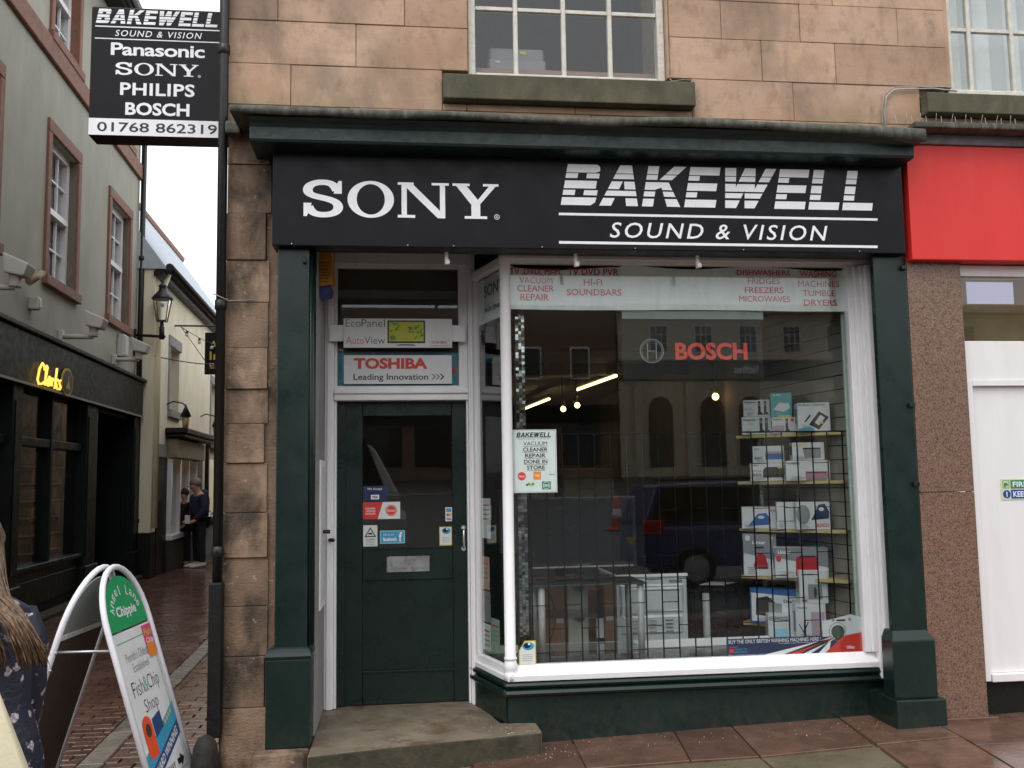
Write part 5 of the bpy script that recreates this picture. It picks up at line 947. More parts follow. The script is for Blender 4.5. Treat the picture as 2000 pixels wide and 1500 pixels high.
for st_ in strokes: MB().tube([(o_(s, z)[0], -.03, o_(s, z)[1]) for s, z in st_], .014, 6).build('letter_stroke', 'sign_glow', cs, local=True)
MB().disc((.51, .17), .235, -.02, -.001, 24, .19).build('badge', 'gold', cs, local=True); MB().disc((.51, .17), .20, -.026, -.021, 24, .16).build('badge_face', 'vinyl_black', cs, local=True); MB().xz([(.42, .08), (.60, .08), (.53, .18), (.51, .30), (.49, .18)], -.032, -.027).build('badge_tower', 'gold', cs, local=True)
# security lights and cameras on the wall
def flood(label, s, z, arm, group='white lamps on the rendered wall'):
    t = T('flood_lamp', label, 'flood lamp', CL(s, 0, z), RZ, group); q = MB(); q.box(-.05, .05, -.06, 0, -.09, .09); q.build('wall_plate', 'cam_white', t, .008, local=True); MB().tube([(0, -.03, 0), (0, -arm, 0)], .035, 6).build('arm', 'cam_white', t, local=True)
    MB().box(-.06, .06, -arm - .05, -arm + .05, 0, .2).build('bracket', 'cam_white', t, .01, local=True)
    h = MB(); h.add([(-.13, -arm - .12, .10), (.13, -arm - .12, .10), (.13, -arm + .08, .14), (-.13, -arm + .08, .14), (-.13, -arm - .17, .24), (.13, -arm - .17, .24), (.13, -arm + .10, .36), (-.13, -arm + .10, .36)], [(0, 3, 2, 1), (4, 5, 6, 7), (0, 1, 5, 4), (1, 2, 6, 5), (2, 3, 7, 6), (3, 0, 4, 7)]); h.build('head', 'cam_white', t, .02, 2, local=True)
flood('white flood lamp on a long arm at the far left wall edge', -8.45, 3.72, .42); flood('white flood lamp on a long arm between the two lower windows', -5.55, 3.62, .45); flood('white flood lamp on an arm beside the lantern bracket', -2.75, 3.66, .42)
for lb_, s, z, w_, h_ in (('small white alarm box under the far left window', -6.72, 3.78, .14, .16), ('tall white junction box left of the lantern bracket', -2.35, 3.75, .3, .38)):
    t = T('junction_box', lb_, 'box', CL(s, 0, z), RZ); bx('case', 'cam_white', t, -w_ / 2, w_ / 2, -.12, 0, 0, h_, .02, 2, True); bx('cover', 'cam_white', t, -w_ / 2 + .03, w_ / 2 - .03, -.13, -.121, .03, h_ - .03, .005, 1, True)
t = T('bullet_camera', 'small beige bullet camera left of the lower middle window', 'camera', CL(-7.1, 0, 4.12), RZ); MB().tube([(0, -.02, 0), (0, -.14, -.02)], .02, 6).build('arm', 'cam_white', t, local=True); MB().tube([(-.1, -.14, -.08), (.16, -.2, .08)], .05, 8).build('body', mat('cam_tan', (.30, .22, .13), .5), t, local=True)
# street lantern on a wall bracket
sl = T('street_lantern', 'black four-sided glass street lantern on a wall bracket over the alley', 'street lamp', CL(-1.32, 0, 4.25), RZ); L0 = -.62; sl.scale = (.76, .78, .76)
bx('wall_plate', 'black_iron', sl, -.05, .05, -.05, 0, -.45, .2, .01, 1, True); MB().tube([(0, -.03, .05), (0, L0, .02), (0, L0 - .08, .02)], .035, 6).build('arm', 'black_iron', sl, local=True); MB().lathe([(.06, -.05), (.06, .25), (.03, .27), (.03, .36), (.05, .37)], (0, L0, 0), 10).build('post', 'black_iron', sl, local=True)
def quad(a, z): return [(-a, L0 - a, z), (a, L0 - a, z), (a, L0 + a, z), (-a, L0 + a, z)]
fr_ = MB()
for sx, sy in ((-1, -1), (1, -1), (1, 1), (-1, 1)): fr_.tube([(sx * .10, L0 + sy * .10, .40), (sx * .175, L0 + sy * .175, .92)], .012, 5)
fr_.build('cage', 'black_iron', sl, local=True); MB().loft([quad(.115, .38), quad(.115, .41)], smooth=False).build('cage_base', 'black_iron', sl, local=True)
MB().loft([quad(.098, .41), quad(.168, .915)], smooth=False).build('glazing', 'window_glass', sl, local=True); MB().lathe([(.245, .92), (.25, .95), (.17, 1.05), (.10, 1.13), (.085, 1.22), (.11, 1.25), (.07, 1.28), (.03, 1.31), (.045, 1.37), (.0, 1.42)], (0, L0, 0), 14).build('roof', 'black_iron', sl, local=True); MB().ball((0, L0, .78), .05).build('bulb', 'pack_white', sl, local=True)
sc_ = MB()
for sx in (-1, 1): sc_.tube([(sx * .115, L0, .40), (sx * .20, L0, .33), (sx * .17, L0, .24), (sx * .05, L0, .2)], .008, 5)
sc_.build('scroll', 'black_iron', sl, local=True)

# ================================================================ cream building farther down the alley
DP = (-4.517, 18.83, 0)
def DL(s, out, z): return (DP[0] - .03659 * s + .99933 * out, DP[1] + .99933 * s + .03659 * out, z)
cr = T('cream_building', 'cream rendered house with small shop window farther down the alley', 'building', DP, RZ); cw = MB()
cw.box(-.95, .5, 0, 5, 2.2, 5.62).box(.5, 1.5, 0, 5, 2.2, 3.05).box(.5, 1.5, 0, 5, 4.33, 5.62).box(1.5, 5.65, 0, 5, 2.2, 5.62).box(5.65, 6.75, 0, 5, 2.2, 2.80).box(5.65, 6.75, 0, 5, 4.1, 5.62).box(6.75, 16, 0, 5, -.2, 5.62).box(-.95, 6.75, .5, 5, -.2, 2.2).box(.5, 6.75, .4, 5, 2.2, 5.6).box(4.6, 4.95, 0, .5, -.2, 2.2); cw.box(-.96, -.55, -.01, .5, .72, 2.199)
cw.build('wall', 'render_cream', cr, local=True)
for a, b, c, d in ((.5, 1.5, 3.05, 4.33), (5.65, 6.75, 2.80, 4.1)):
    f = cb_('window', 'grey_stone', cr, a - .13, b + .13, 0, .03, d, d + .2); cb_('sill', 'grey_stone', f, a - .1, b + .1, -.2, .07, c - .14, c); cb_('jamb', 'grey_stone', f, a - .12, a, 0, .02, c, d); cb_('sash', 'white_paint', f, a + .01, a + .09, -.22, -.15, c, d); cb_('sash', 'white_paint', f, b - .09, b - .01, -.22, -.15, c, d); cb_('sash', 'white_paint', f, a, b, -.21, -.15, (c + d) / 2 - .04, (c + d) / 2 + .04); cb_('glazing_bar', 'white_paint', f, (a + b) / 2 - .02, (a + b) / 2 + .02, -.2, -.16, c, d); cb_('pane', 'car_glass', f, a, b, -.25, -.24, c, d)
cb_('plinth', 'black_timber', cr, -.97, -.54, -.3, .02, -.2, .715); cb_('doorway', 'black_timber', cr, -.54, .34, -.3, .03, -.2, 2.10, .01); cb_('door_lintel', 'grey_stone', cr, -.6, .36, -.2, .04, 2.101, 2.34)
s_ = cb_('shop_window', 'white_paint', cr, .36, 3.3, -.2, .14, .50, .60, .01)
for s in (.40, 1.30, 2.25, 3.2): cb_('stile', 'white_paint', s_, s, s + .10, -.1, .10, .601, 2.08)
cb_('pane', 'window_glass', s_, .45, 3.2, .02, .025, .60, 2.08); cb_('stall_riser', mat('riser_brown', (.035, .026, .022), .6), s_, .34, 3.3, -.3, .12, -.2, .49); cb_('window_back', 'shop_glow', s_, .4, 3.3, -.45, -.42, .6, 2.1)
pk = MB()
for i in range(5):
    s = .5
    while s < 3.1: wd = random.uniform(.15, .3); pk.box(s, s + wd - .02, .10, .25, .7 + i * .27, .7 + i * .27 + random.uniform(.1, .2)); s += wd
tag(pk.build('pack_display', 'mixed_packs', cr, local=True), kind='stuff')
b_ = cb_('sign_box', mat('sign_buff', (.30, .255, .165), .6), cr, .36, 3.5, 0, .22, 2.10, 2.47, .01); cb_('cornice', 'black_timber', b_, .25, 3.9, 0, .36, 2.50, 2.56, .01); cb_('cornice', 'black_timber', b_, .2, 4.0, 0, .42, 2.57, 2.68, .02); cb_('pilaster', 'black_timber', b_, 3.35, 4.0, 0, .1, -.2, 2.3, .01)
nx_ = cb_('second_shop', 'black_timber', cr, 4.96, 9.0, -.1, .12, 2.45, 2.62, .01); cb_('pane', 'window_glass', nx_, 5.0, 9, -.03, -.02, .8, 2.3); cb_('sill', 'white_paint', nx_, 5.0, 9, -.1, .15, .72, .80, .01); cb_('stall_riser', 'grey_stone', nx_, 5.0, 9, -.2, .05, -.2, .71); cb_('frame', 'black_timber', nx_, 4.96, 5.1, -.1, .08, .8, 2.45); cb_('poster', 'petal_pink', nx_, 5.6, 6.1, -.08, -.07, 1.55, 1.8); cb_('shop_back', 'interior_wall', nx_, 5.0, 9, -.6, -.55, .7, 2.5)
rf = MB(); rf.add([(-1.0, -.22, 5.55), (16, -.22, 5.55), (16, 2.7, 9.6), (-1.0, 2.7, 9.6), (-1.0, 6, 5.55), (16, 6, 5.55)], [(0, 1, 2, 3), (3, 2, 5, 4), (1, 5, 2), (0, 3, 4), (0, 4, 5, 1)]); rf.build('roof', 'pale_roof', cr, local=True); MB().tube([(-1.0, -.26, 5.58), (16, -.26, 5.58)], .075, 8).build('gutter', 'black_iron', cr, local=True); MB().tube([(-1.0, 2.7, 9.65), (16, 2.7, 9.65)], .12, 6).build('ridge', 'red_surround', cr, local=True); cb_('fascia_board', 'black_timber', cr, -1.0, 16, -.02, .16, 5.42, 5.52)
MB().tube([(-.75, -.2, 5.5), (-.75, -.1, 5.2), (-.85, -.06, 4.95), (-.85, -.06, .8)], .05, 8).build('downpipe', 'render_cream', cr, local=True)
def coach(label, s, z):
    t = T('wall_lantern', label, 'wall lamp', DL(s, 0, z), RZ, 'small black lanterns over the alley shop'); MB().tube([(0, 0, .28), (0, -.12, .34), (0, -.30, .30), (0, -.36, .24)], .015, 6).build('bracket', 'black_iron', t, local=True); MB().lathe([(.11, .10), (.02, .30), (.0, .36)], (0, -.36, -.06), 8).build('roof', 'black_iron', t, local=True); MB().lathe([(.05, -.16), (.085, .095)], (0, -.36, -.06), 6).build('glazing', mat('amber_glass', (.35, .25, .12), .2), t, local=True); MB().lathe([(.03, -.22), (.055, -.161)], (0, -.36, -.06), 6).build('base', 'black_iron', t, local=True)
coach('small black wall lantern, nearer of the two over the alley shop', .32, 2.86); coach('small black wall lantern, farther of the two over the alley shop', 4.2, 2.88)
# hanging pub-style sign and bulb string
hp = T('hanging_sign', 'black hanging sign with gold blackletter text half hidden by the drainpipe', 'sign', DL(.95, 0, 3.82), RZ); arm_z = .98
MB().tube([(0, 0, arm_z), (0, -1.35, arm_z)], .018, 6).build('arm', 'black_iron', hp, local=True); MB().tube([(0, -.95, arm_z), (0, -.95, .86)], .01, 5).build('hook', 'black_iron', hp, local=True)
b = MB(); b.box(-.03, .03, -1.25, -.60, -.02, .84); b.build('board', 'sign_black', hp, .01, local=True)
for w_, z, h_, wd_ in (('A', .50, .17, .15), ('In', .28, .17, .20), ('Es', .10, .11, .17)): text(w_, 'gold', hp, 0, 0, 0, 0, 0, .01, fmap=lambda u, v, z=z, h_=h_, wd_=wd_: (-.0315, -.70 - u * wd_, z + v * h_), local=True)
def wire(name, label, pts, r, m='plastic_black'): return tag(MB().tube(pts, r, 5).build(name, m), label, 'cable')
ls = T('bulb_string', 'string of pale bulbs drooping across the alley in front of the black hanging sign', 'string lights', DL(.9, .2, 4.75)); p0, p1 = Vector(DL(.95, .12, 4.78)), Vector(DL(.6, 1.4, 4.30)); pts = [p0.lerp(p1, k / 10) - Vector((0, 0, .12 * math.sin(math.pi * k / 10))) for k in range(11)]; MB().tube(pts, .008, 4).build('wire', 'plastic_black', ls)
for k in (1, 3, 5, 7, 9): q = pts[k]; MB().lathe([(.02, 0), (.028, -.05), (.02, -.06)], q, 6).build('socket', 'plastic_black', ls); MB().ball((q.x, q.y, q.z - .09), .035, n=8, m=5).build('bulb', 'pack_white', ls)
p0, p1 = Vector(CL(-1.2, .1, 3.98)), Vector((-2.9, 19.2, 3.95)); wire('overhead_wire', 'thin dark wire crossing the alley just below the hanging sign', [p0.lerp(p1, k / 12) - Vector((0, 0, .10 * math.sin(math.pi * k / 12))) for k in range(13)], .010)
p0, p1 = Vector(DL(.97, .12, 4.78)), Vector(DL(.7, .75, 3.9)); wire('stay_wire', 'thin dark stay wire slanting down behind the hanging sign', [p0, p1], .008)
pl_ = T('flower_basket', 'small wall basket of pink flowers at the far end of the alley shops', 'plant', DL(5.2, .25, .6)); lv = MB(); P0 = Vector(DL(5.2, .25, .75))
for k in range(90):
    a = Vector((random.gauss(0, .11), random.gauss(0, .11), random.gauss(0, .09))); s = .035; u = Vector((random.uniform(-1, 1), random.uniform(-1, 1), random.uniform(-1, 1))).normalized() * s; v = u.orthogonal().normalized() * s * .6; c = P0 + a; lv.add([c - u, c - v, c + u, c + v], [(0, 1, 2, 3)])
tag(lv.build('foliage', 'leaf_green', pl_), kind='stuff'); fw = MB()
for k in range(7): c = P0 + Vector((random.gauss(0, .09), random.gauss(0, .09), random.uniform(.02, .16))); fw.ball(c, .035, n=7, m=4)
tag(fw.build('flowers', 'petal_pink', pl_), kind='stuff'); MB().lathe([(.05, -.25), (.16, -.08)], P0, 10).build('basket', 'black_timber', pl_)

# ================================================================ neighbour with the red fascia on the right
nb_ = T('neighbour_shop', 'neighbouring shop with red fascia, pink granite pier and white boarded front', 'shop', (3.9, 5.6, .1))
for z0, z1 in ((.05, 1.46), (1.464, 2.93)): bx('granite_panel', 'granite', nb_, 3.19, 3.552, 5.56, 5.95, z0, z1, .002)
bx('kerb_line', 'flag_red', nb_, 3.25, 3.60, 5.53, 5.60, .0, .105, .004)
bx('red_fascia', 'red_panel', nb_, 3.192, 6.2, 5.488, 5.66, 2.913, 3.655, .006, 2); bx('panel_seam', mat('seam_red', (.30, .012, .01), .6), nb_, 4.72, 4.724, 5.4865, 5.4877, 2.915, 3.653); bx('fascia_cap', mat('dull_lead', (.16, .14, .15), .7, .3, 12, .3, 40), nb_, 3.19, 6.2, 5.47, 5.66, 3.657, 3.722, .004); bx('roof_ledge', 'mossy_lead', nb_, 3.19, 6.2, 5.36, 5.66, 3.724, 3.762, .01, 2)
bx('lintel', 'hoarding', nb_, 3.553, 6.2, 5.60, 5.70, 2.836, 2.904); bx('fanlight', 'window_glass', nb_, 3.553, 6.2, 5.625, 5.63, 2.415, 2.835); bx('fanlight_room', mat('olive_reflection', (.55, .45, .2), .8, .3, 2), nb_, 3.553, 6.2, 6.6, 6.65, 1.8, 3.3); bx('ceiling_panel', 'panel_light', nb_, 4.10, 4.46, 6.35, 6.36, 2.80, 2.96)  # back wall coloured olive to imitate the reflection in the fanlight glass
bx('header_board', 'hoarding', nb_, 3.553, 6.2, 5.60, 5.66, 2.166, 2.414, .003); bx('frame', 'hoarding', nb_, 3.553, 3.605, 5.59, 5.66, .30, 2.165, .003); bx('frame', 'hoarding', nb_, 3.606, 6.2, 5.59, 5.66, 2.125, 2.165, .003); bx('board_panel', 'hoarding', nb_, 3.606, 4.8, 5.62, 5.66, .345, 2.124, .003); bx('board_panel', 'hoarding', nb_, 4.802, 6.2, 5.62, 5.66, .345, 2.124, .003); bx('foot_rail', 'hoarding', nb_, 3.612, 6.2, 5.585, 5.65, .295, .344, .004); bx('stall_riser', 'black_timber', nb_, 3.553, 6.2, 5.63, 5.7, .03, .294)
ss_ = T('safety_sign', 'green and blue fire exit keep clear sign on the white board', 'sign', (3.92, 5.618, 1.41)); bx('sheet', 'safety_yellow', ss_, 3.768, 4.10, 5.616, 5.6185, 1.405, 1.535); y = 5.6148
bx('print', 'exit_green', ss_, 3.835, 4.09, y, y + .0006, 1.475, 1.528); bx('print', 'safety_blue', ss_, 3.835, 4.09, y, y + .0006, 1.412, 1.468); text('FIRE EXIT', 'vinyl_white', ss_, 3.848, 4.08, 1.485, 1.518, y - .001, .02); text('KEEP CLEAR', 'vinyl_white', ss_, 3.848, 4.08, 1.422, 1.458, y - .001, .02); MB().disc((3.805, 1.440), .026, y, y + .0006).build('symbol', 'safety_blue', ss_); text('!', 'vinyl_white', ss_, 3.801, 3.809, 1.424, 1.456, y - .001, .04)
for a in ((3.781, 3.784, 1.478, 1.527), (3.822, 3.825, 1.478, 1.527), (3.784, 3.822, 1.478, 1.481), (3.784, 3.822, 1.524, 1.527)): plate('symbol', 'exit_green', ss_, *a, y, .0006)
MB().xz([(3.79, 1.484), (3.80, 1.484), (3.806, 1.498), (3.815, 1.49), (3.82, 1.496), (3.808, 1.512), (3.795, 1.512), (3.790, 1.504)], y, y + .0006).build('symbol', 'exit_green', ss_)
bs = T('bird_spikes', 'row of thin wire bird spikes on the ledge above the red fascia', 'bird spikes', (3.6, 5.5, 3.76)); bx('strip', 'wire_grey', bs, 3.14, 4.9, 5.49, 5.51, 3.763, 3.768)
for k in range(34): x = 3.15 + k * .051; MB().tube([(x, 5.5, 3.766), (x + random.uniform(-.012, .012), 5.5 + (-.03 if k % 2 else .02), 3.86)], .0016, 4).build('spike', 'wire_grey', bs)
ms_ = MB()
for k in range(60): x = random.choice([random.gauss(3.62, .05), random.gauss(4.0, .06), random.gauss(3.9, .03)]); ms_.ball((x, 5.42 + random.uniform(0, .1), 3.766), .012, .012, .009, 6, 4)
tag(ms_.build('moss', 'leaf_green'), 'green moss growing on the ledge above the red fascia', 'moss', kind='stuff')

ah = T('alley_sky_blocker', 'unseen dark sandstone wall added right of the alley to block the sky', 'building', (-.5, 25, 0)); bx('wall', 'sandstone_sooty', ah, -1.9, 3, 17.05, 32, -.3, 4.6); bx('far_wall', 'render_cream', ah, -9, 3, 36, 38, -.3, 7.0)  # unseen wall, added to keep bright sky out of the alley shop glass
# ================================================================ across the street: what the shop glass mirrors
bk = T('bank_building', 'cream stone bank with sash windows across the square, mirrored in the shop glass', 'building', (21, -45, 2)); bx('wall', 'bank_stone', bk, 13.4, 60, -55, -45, 1.2, 12.3, .0); bx('sign_band', 'vinyl_black', bk, 13.4, 42, -44.95, -44.9, 7.5, 8.7); text('NatWest', 'vinyl_white', bk, 20.7, 22.25, 7.92, 8.42, -44.88, .02, flip=True); bx('string_course', 'bank_stone', bk, 13.4, 42, -44.99, -44.75, 8.75, 8.95); bx('cornice', 'bank_stone', bk, 13.3, 60, -44.99, -44.4, 11.7, 12.1)
for k in range(8):
    x = 15.95 + k * 2.87; f = bx('window', 'white_paint', bk, x - .58, x + .58, -44.99, -44.93, 9.2, 10.95); bx('pane', 'car_glass', f, x - .52, x + .52, -44.925, -44.92, 9.26, 10.89)
    for q in (-.17, .17): bx('glazing_bar', 'white_paint', f, x + q - .02, x + q + .02, -44.915, -44.90, 9.26, 10.89)
    for z in (9.8, 10.35): bx('glazing_bar', 'white_paint', f, x - .52, x + .52, -44.915, -44.90, z - .02, z + .02)
    x += .4 if k % 2 else 0; a = [(x - .75, 2.2), (x + .75, 2.2)] + [(x + .75 * math.cos(t), 5.6 + .9 * math.sin(t)) for t in [math.pi * j / 10 for j in range(11)]]; MB().xz(a, -44.99, -44.9).build('arch_window', 'car_glass', bk); bx('pilaster', 'bank_stone', bk, x - 1.7, x - 1.2, -44.99, -44.7, 1.3, 7.4)
br = T('brown_building', 'brown stone building left of the bank, mirrored in the shop glass', 'building', (4, -45, 2)); bx('wall', 'brown_stone', br, -34, 13.3, -54, -45.2, 1.2, 12.2); bx('shop_fascia', 'clarks_green', br, -30, 13.2, -45.19, -44.9, 5.0, 6.0)
for k in range(14):
    x = 11 - k * 3.0; f = bx('window', 'white_paint', br, x - .6, x + .6, -45.19, -45.12, 7.6, 9.6); bx('pane', 'car_glass', f, x - .52, x + .52, -45.11, -45.1, 7.7, 9.5); bx('shop_window', 'car_glass', br, x - 1.1, x + 1.1, -45.19, -45.1, 2.4, 4.8)
def car(label, name, x0, y0, m, L, Wd, side_prof, cabin, z0):
    """body runs along +x from its rear end at x0; near flank at y0"""
    t = T(name, label, 'car' if name != 'delivery_van' else 'van', (x0 + L / 2, y0 - Wd / 2, z0)); yc = y0 - Wd / 2
    rings = []
    for f, k in ((-1, .90), (-.93, 1.0), (.93, 1.0), (1, .90)): rings.append([(x0 + L * u, yc + f * Wd / 2, z0 + .35 + (h - .35) * (k if h > .35 else 1)) for u, h in side_prof])
    MB().loft(rings, smooth=False).build('body', m, t, .03, 2)
    rings = [[(x0 + L * (u if j else u), yc + f * Wd / 2 * (1 - (.16 if h > cabin[0][1] + .05 else 0)), z0 + h) for u, h in cabin] for j, f in enumerate((-.97, .97))]; MB().loft(rings, smooth=False).build('cabin', m, t, .03, 2)
    for f in (-1, 1):
        y_ = yc + f * Wd / 2 * .915; zs = [h for u, h in cabin]; us = [u for u, h in cabin]; zb, zt = min(zs) + .06, max(zs) - .08
        MB().add([(x0 + L * (us[0] + .03), yc + f * Wd / 2 * .985, z0 + zb), (x0 + L * (us[-1] - .05), yc + f * Wd / 2 * .985, z0 + zb), (x0 + L * (us[-2] - .03), yc + f * Wd / 2 * .845, z0 + zt), (x0 + L * (us[1] + .02), yc + f * Wd / 2 * .845, z0 + zt)], [(0, 1, 2, 3)]).build('side_window', 'car_glass', t)
        for u in (.19, .81):
            wh = MB().tube([(x0 + L * u, yc + f * (Wd / 2 - .2), z0 + .33), (x0 + L * u, yc + f * (Wd / 2 + .01), z0 + .33)], .33, 18).build('wheel', 'tyre', t); MB().tube([(x0 + L * u, yc + f * (Wd / 2 + .011), z0 + .33), (x0 + L * u, yc + f * (Wd / 2 + .03), z0 + .33)], .21, 14).build('rim', 'steel', wh)
        bx('tail_light', 'tail_red', t, x0 - .02, x0 + .32, yc + f * Wd / 2 - (.10 if f > 0 else -.0) - .0, yc + f * Wd / 2 + (.02 if f > 0 else .10), z0 + .86, z0 + 1.08, .02)
    return t
c_ = car('blue estate car parked behind the viewer, mirrored in the bay window', 'parked_car', 3.75, -2.7, 'car_blue', 4.2, 1.75, [(0, .35), (.0, .95), (.02, 1.02), (.55, 1.02), (.93, .92), (1.0, .7), (1.0, .35)], [(.0, 1.0), (.06, 1.62), (.45, 1.66), (.58, 1.5), (.75, 1.0)], -.17); bx('number_plate', 'pack_yellow', c_, 3.735, 3.75, -3.85, -3.35, .5, .6); MB().tube([(4.0, -2.85, 1.53), (5.9, -2.85, 1.55)], .02, 6).build('roof_rail', 'black_iron', c_)
car('white delivery van parked behind the viewer, mirrored in the door glass', 'delivery_van', -4.3, -2.6, 'van_white', 4.4, 1.9, [(0, .35), (0, 1.5), (.85, 1.45), (1.0, 1.2), (1.0, .35)], [(.0, 1.48), (.01, 2.5), (.80, 2.52), (.88, 2.3), (.98, 1.46)], -.17)
cn = T('traffic_cone', 'orange traffic cone with white band standing on the square, mirrored in the bay window', 'traffic cone', (5.75, -13.3, .17)); zc = .19; bx('base', 'cone_orange', cn, 5.5, 6.0, -13.55, -13.05, zc, zc + .05, .02); MB().lathe([(.18, .05), (.03, 1.0)], (5.75, -13.3, zc), 14).build('cone', 'cone_orange', cn); MB().lathe([(.142, .30), (.10, .56)], (5.75, -13.3, zc), 14).build('band', 'vinyl_white', cn)
# ================================================================ pipes and cables on the stone building
dp = T('drainpipe', 'black cast iron drainpipe up the corner of the stone building', 'drainpipe', (-1.066, 5.62, 0)); MB().tube([(-1.030, 5.61, .95), (-1.045, 5.61, 7.2)], .028, 12).build('pipe', 'black_iron', dp)
for z in (4.17, 2.62, 1.2): MB().lathe([(.029, -.03), (.035, -.026), (.035, .026), (.029, .03)], (-1.0275 - z * .0025, 5.61, z), 12).build('collar', 'black_iron', dp)
MB().box(-1.070, -.996, 5.565, 5.655, .18, 1.03).build('guard_casing', 'black_timber', dp, .012, 2); MB().tube([(-1.075, 5.575, 2.68), (-1.03, 5.565, 2.66), (-.99, 5.62, 2.645), (-.84, 5.652, 2.66)], .0035, 5).build('tie_wire', 'wire_grey', dp)
gsn = T('guard_stone', 'rounded dark guard stone at the foot of the black drainpipe', 'guard stone', (-1.08, 5.56, -.1)); MB().loft([[(-1.07 + .068 * k * math.cos(t), 5.55 + .11 * k * math.sin(t), z) for t in [2 * math.pi * j / 12 for j in range(12)]] for k, z in ((1.1, -.12), (1.08, .05), (.95, .14), (.6, .19), (.15, .205))]).build('stone', mat('stone_black', (.022, .019, .016), .8, .5, 9, .9, 25), gsn)
for lb_, pts, r in (('pale cable bundle looping from the right upper window down to the fascia', [(3.155, 5.65, 3.72), (3.15, 5.645, 3.92), (3.165, 5.64, 4.03), (3.22, 5.64, 4.08), (3.35, 5.64, 4.09), (3.50, 5.64, 4.098), (3.66, 5.64, 4.085)], .006), ('second thin pale cable beside the looping cable bundle', [(3.135, 5.648, 3.72), (3.13, 5.645, 3.93), (3.15, 5.64, 4.05), (3.22, 5.64, 4.098), (3.40, 5.64, 4.108), (3.62, 5.64, 4.112)], .004), ('thin pale cable from upper window sill down the sandstone', [(1.722, 5.69, 4.13), (1.73, 5.65, 4.09), (1.79, 5.62, 4.088), (1.858, 5.60, 4.08), (1.868, 5.648, 4.02), (1.87, 5.648, 3.74)], .0032)): wire('wall_cable', lb_, pts, r, 'wire_grey')

# ================================================================ pavement A-board
W_, TH, LEAN, H_ = .60, 1.49, .297, 1.20
ab = T('sandwich_board', 'white tubular A-board with green arch top advertising fish and chips', 'sandwich board', (-1.19, 5.06, -.06)); F0 = Vector((-1.19, 5.06, -.06)); wd = Vector((math.cos(TH), math.sin(TH), 0)); nn = Vector((math.sin(TH), -math.cos(TH), 0)); upv = Vector((0, 0, math.cos(LEAN))) - nn * math.sin(LEAN); H_ = 1.26
def fr(u, v, o=0.0): return F0 + wd * (u * W_) + upv * v + (nn * math.cos(LEAN) + Vector((0, 0, math.sin(LEAN)))) * o
upb = Vector((0, 0, math.cos(LEAN))) + nn * math.sin(LEAN); Bk0 = F0 - nn * (2 * H_ * math.sin(LEAN) + .055)
def bk_(u, v, o=0.0): return Bk0 + wd * (u * W_) + upb * v + (-nn * math.cos(LEAN) + Vector((0, 0, math.sin(LEAN)))) * o
VS = H_ - .31
def archpts(f, inset=0.0, n=16, foot=0.0): return [f(inset, foot)] + [f(.5 - (.5 - inset) * math.cos(math.pi * k / n), VS + (.31 - inset * .6) * math.sin(math.pi * k / n)) for k in range(n + 1)] + [f(1 - inset, foot)]
MB().tube(archpts(fr), .016, 10).build('frame', 'tube_white', ab); MB().tube(archpts(bk_), .016, 10).build('frame', 'tube_white', ab)
def sheet(f, poly, m, o, name='print', th=.0): return MB().add([f(u, v, o) for u, v in poly], [tuple(range(len(poly)))]).build(name, m, ab)
def slabp(f, poly, m, o0, o1, name):
    n = len(poly); return MB().add([f(u, v, o0) for u, v in poly] + [f(u, v, o1) for u, v in poly], [tuple(range(n - 1, -1, -1)), tuple(range(n, 2 * n))] + [(i, (i + 1) % n, (i + 1) % n + n, i + n) for i in range(n)]).build(name, m, ab)
head = [(.06, VS - .02)] + [(.5 - .44 * math.cos(math.pi * k / 16), VS + .02 + .24 * math.sin(math.pi * k / 16)) for k in range(17)] + [(.94, VS - .02)]
slabp(fr, head, 'board_green', -.004, .002, 'header_panel'); slabp(bk_, head, 'grey_plastic', -.004, .002, 'header_panel'); slabp(fr, [(.05, .07), (.95, .07), (.95, VS - .03), (.05, VS - .03)], 'board_white', -.006, .002, 'front_panel'); slabp(bk_, [(.05, .07), (.95, .07), (.95, VS - .05), (.05, VS - .05)], 'brown_board', -.006, .002, 'rear_panel'); slabp(bk_, [(.03, VS - .045), (.97, VS - .045), (.97, VS - .02), (.03, VS - .02)], 'tube_white', -.01, .004, 'rear_rail')
MB().tube([fr(.0, VS - .10, -.0), bk_(.0, VS - .10, .0)], .008, 6).build('spreader', 'steel', ab); MB().tube([fr(1.0, VS - .10), bk_(1.0, VS - .10)], .008, 6).build('spreader', 'steel', ab)
for v in (VS - .10, VS - .19): MB().ball(bk_(0, v, -.012), .012, n=8, m=5).build('bolt', 'steel', ab)
def atx(s, m, u0, u1, v0, v1, bold=.01, o=.0032, shear=0.0): return text(s, m, ab, 0, 0, 0, 0, 0, bold, shear, fmap=lambda u, v: fr(u0 + u * (u1 - u0), v0 + v * (v1 - v0), o))
word = 'Angel Lane'
for k, ch in enumerate(word):                       # letters set round the arch
    if ch == ' ': continue
    a = math.pi * (.93 - .86 * (k + .5) / len(word)); cm = (.30 + .195 * math.cos(a), VS + .035 + .150 * math.sin(a)); tx, tz = math.sin(a), -math.cos(a); w2 = .034 if ch not in 'l' else .012; h2 = .052 if ch in 'ALl' else .038
    text(ch, 'board_white', ab, 0, 0, 0, 0, 0, .01, fmap=lambda u, v, cm=cm, tx=tx, tz=tz, w2=w2, h2=h2: fr((cm[0] + (u - .5) * w2 * tx - (v - .5) * h2 * tz) / W_, cm[1] + (u - .5) * w2 * tz + (v - .5) * h2 * tx, .0032))
atx('Chippie', 'board_white', .27, .73, VS + .03, VS + .10, .035); atx("Penrith's Oldest", 'pack_grey', .20, .72, VS - .19, VS - .14, -.005); atx('Established', 'pack_grey', .30, .68, VS - .25, VS - .205, -.005)
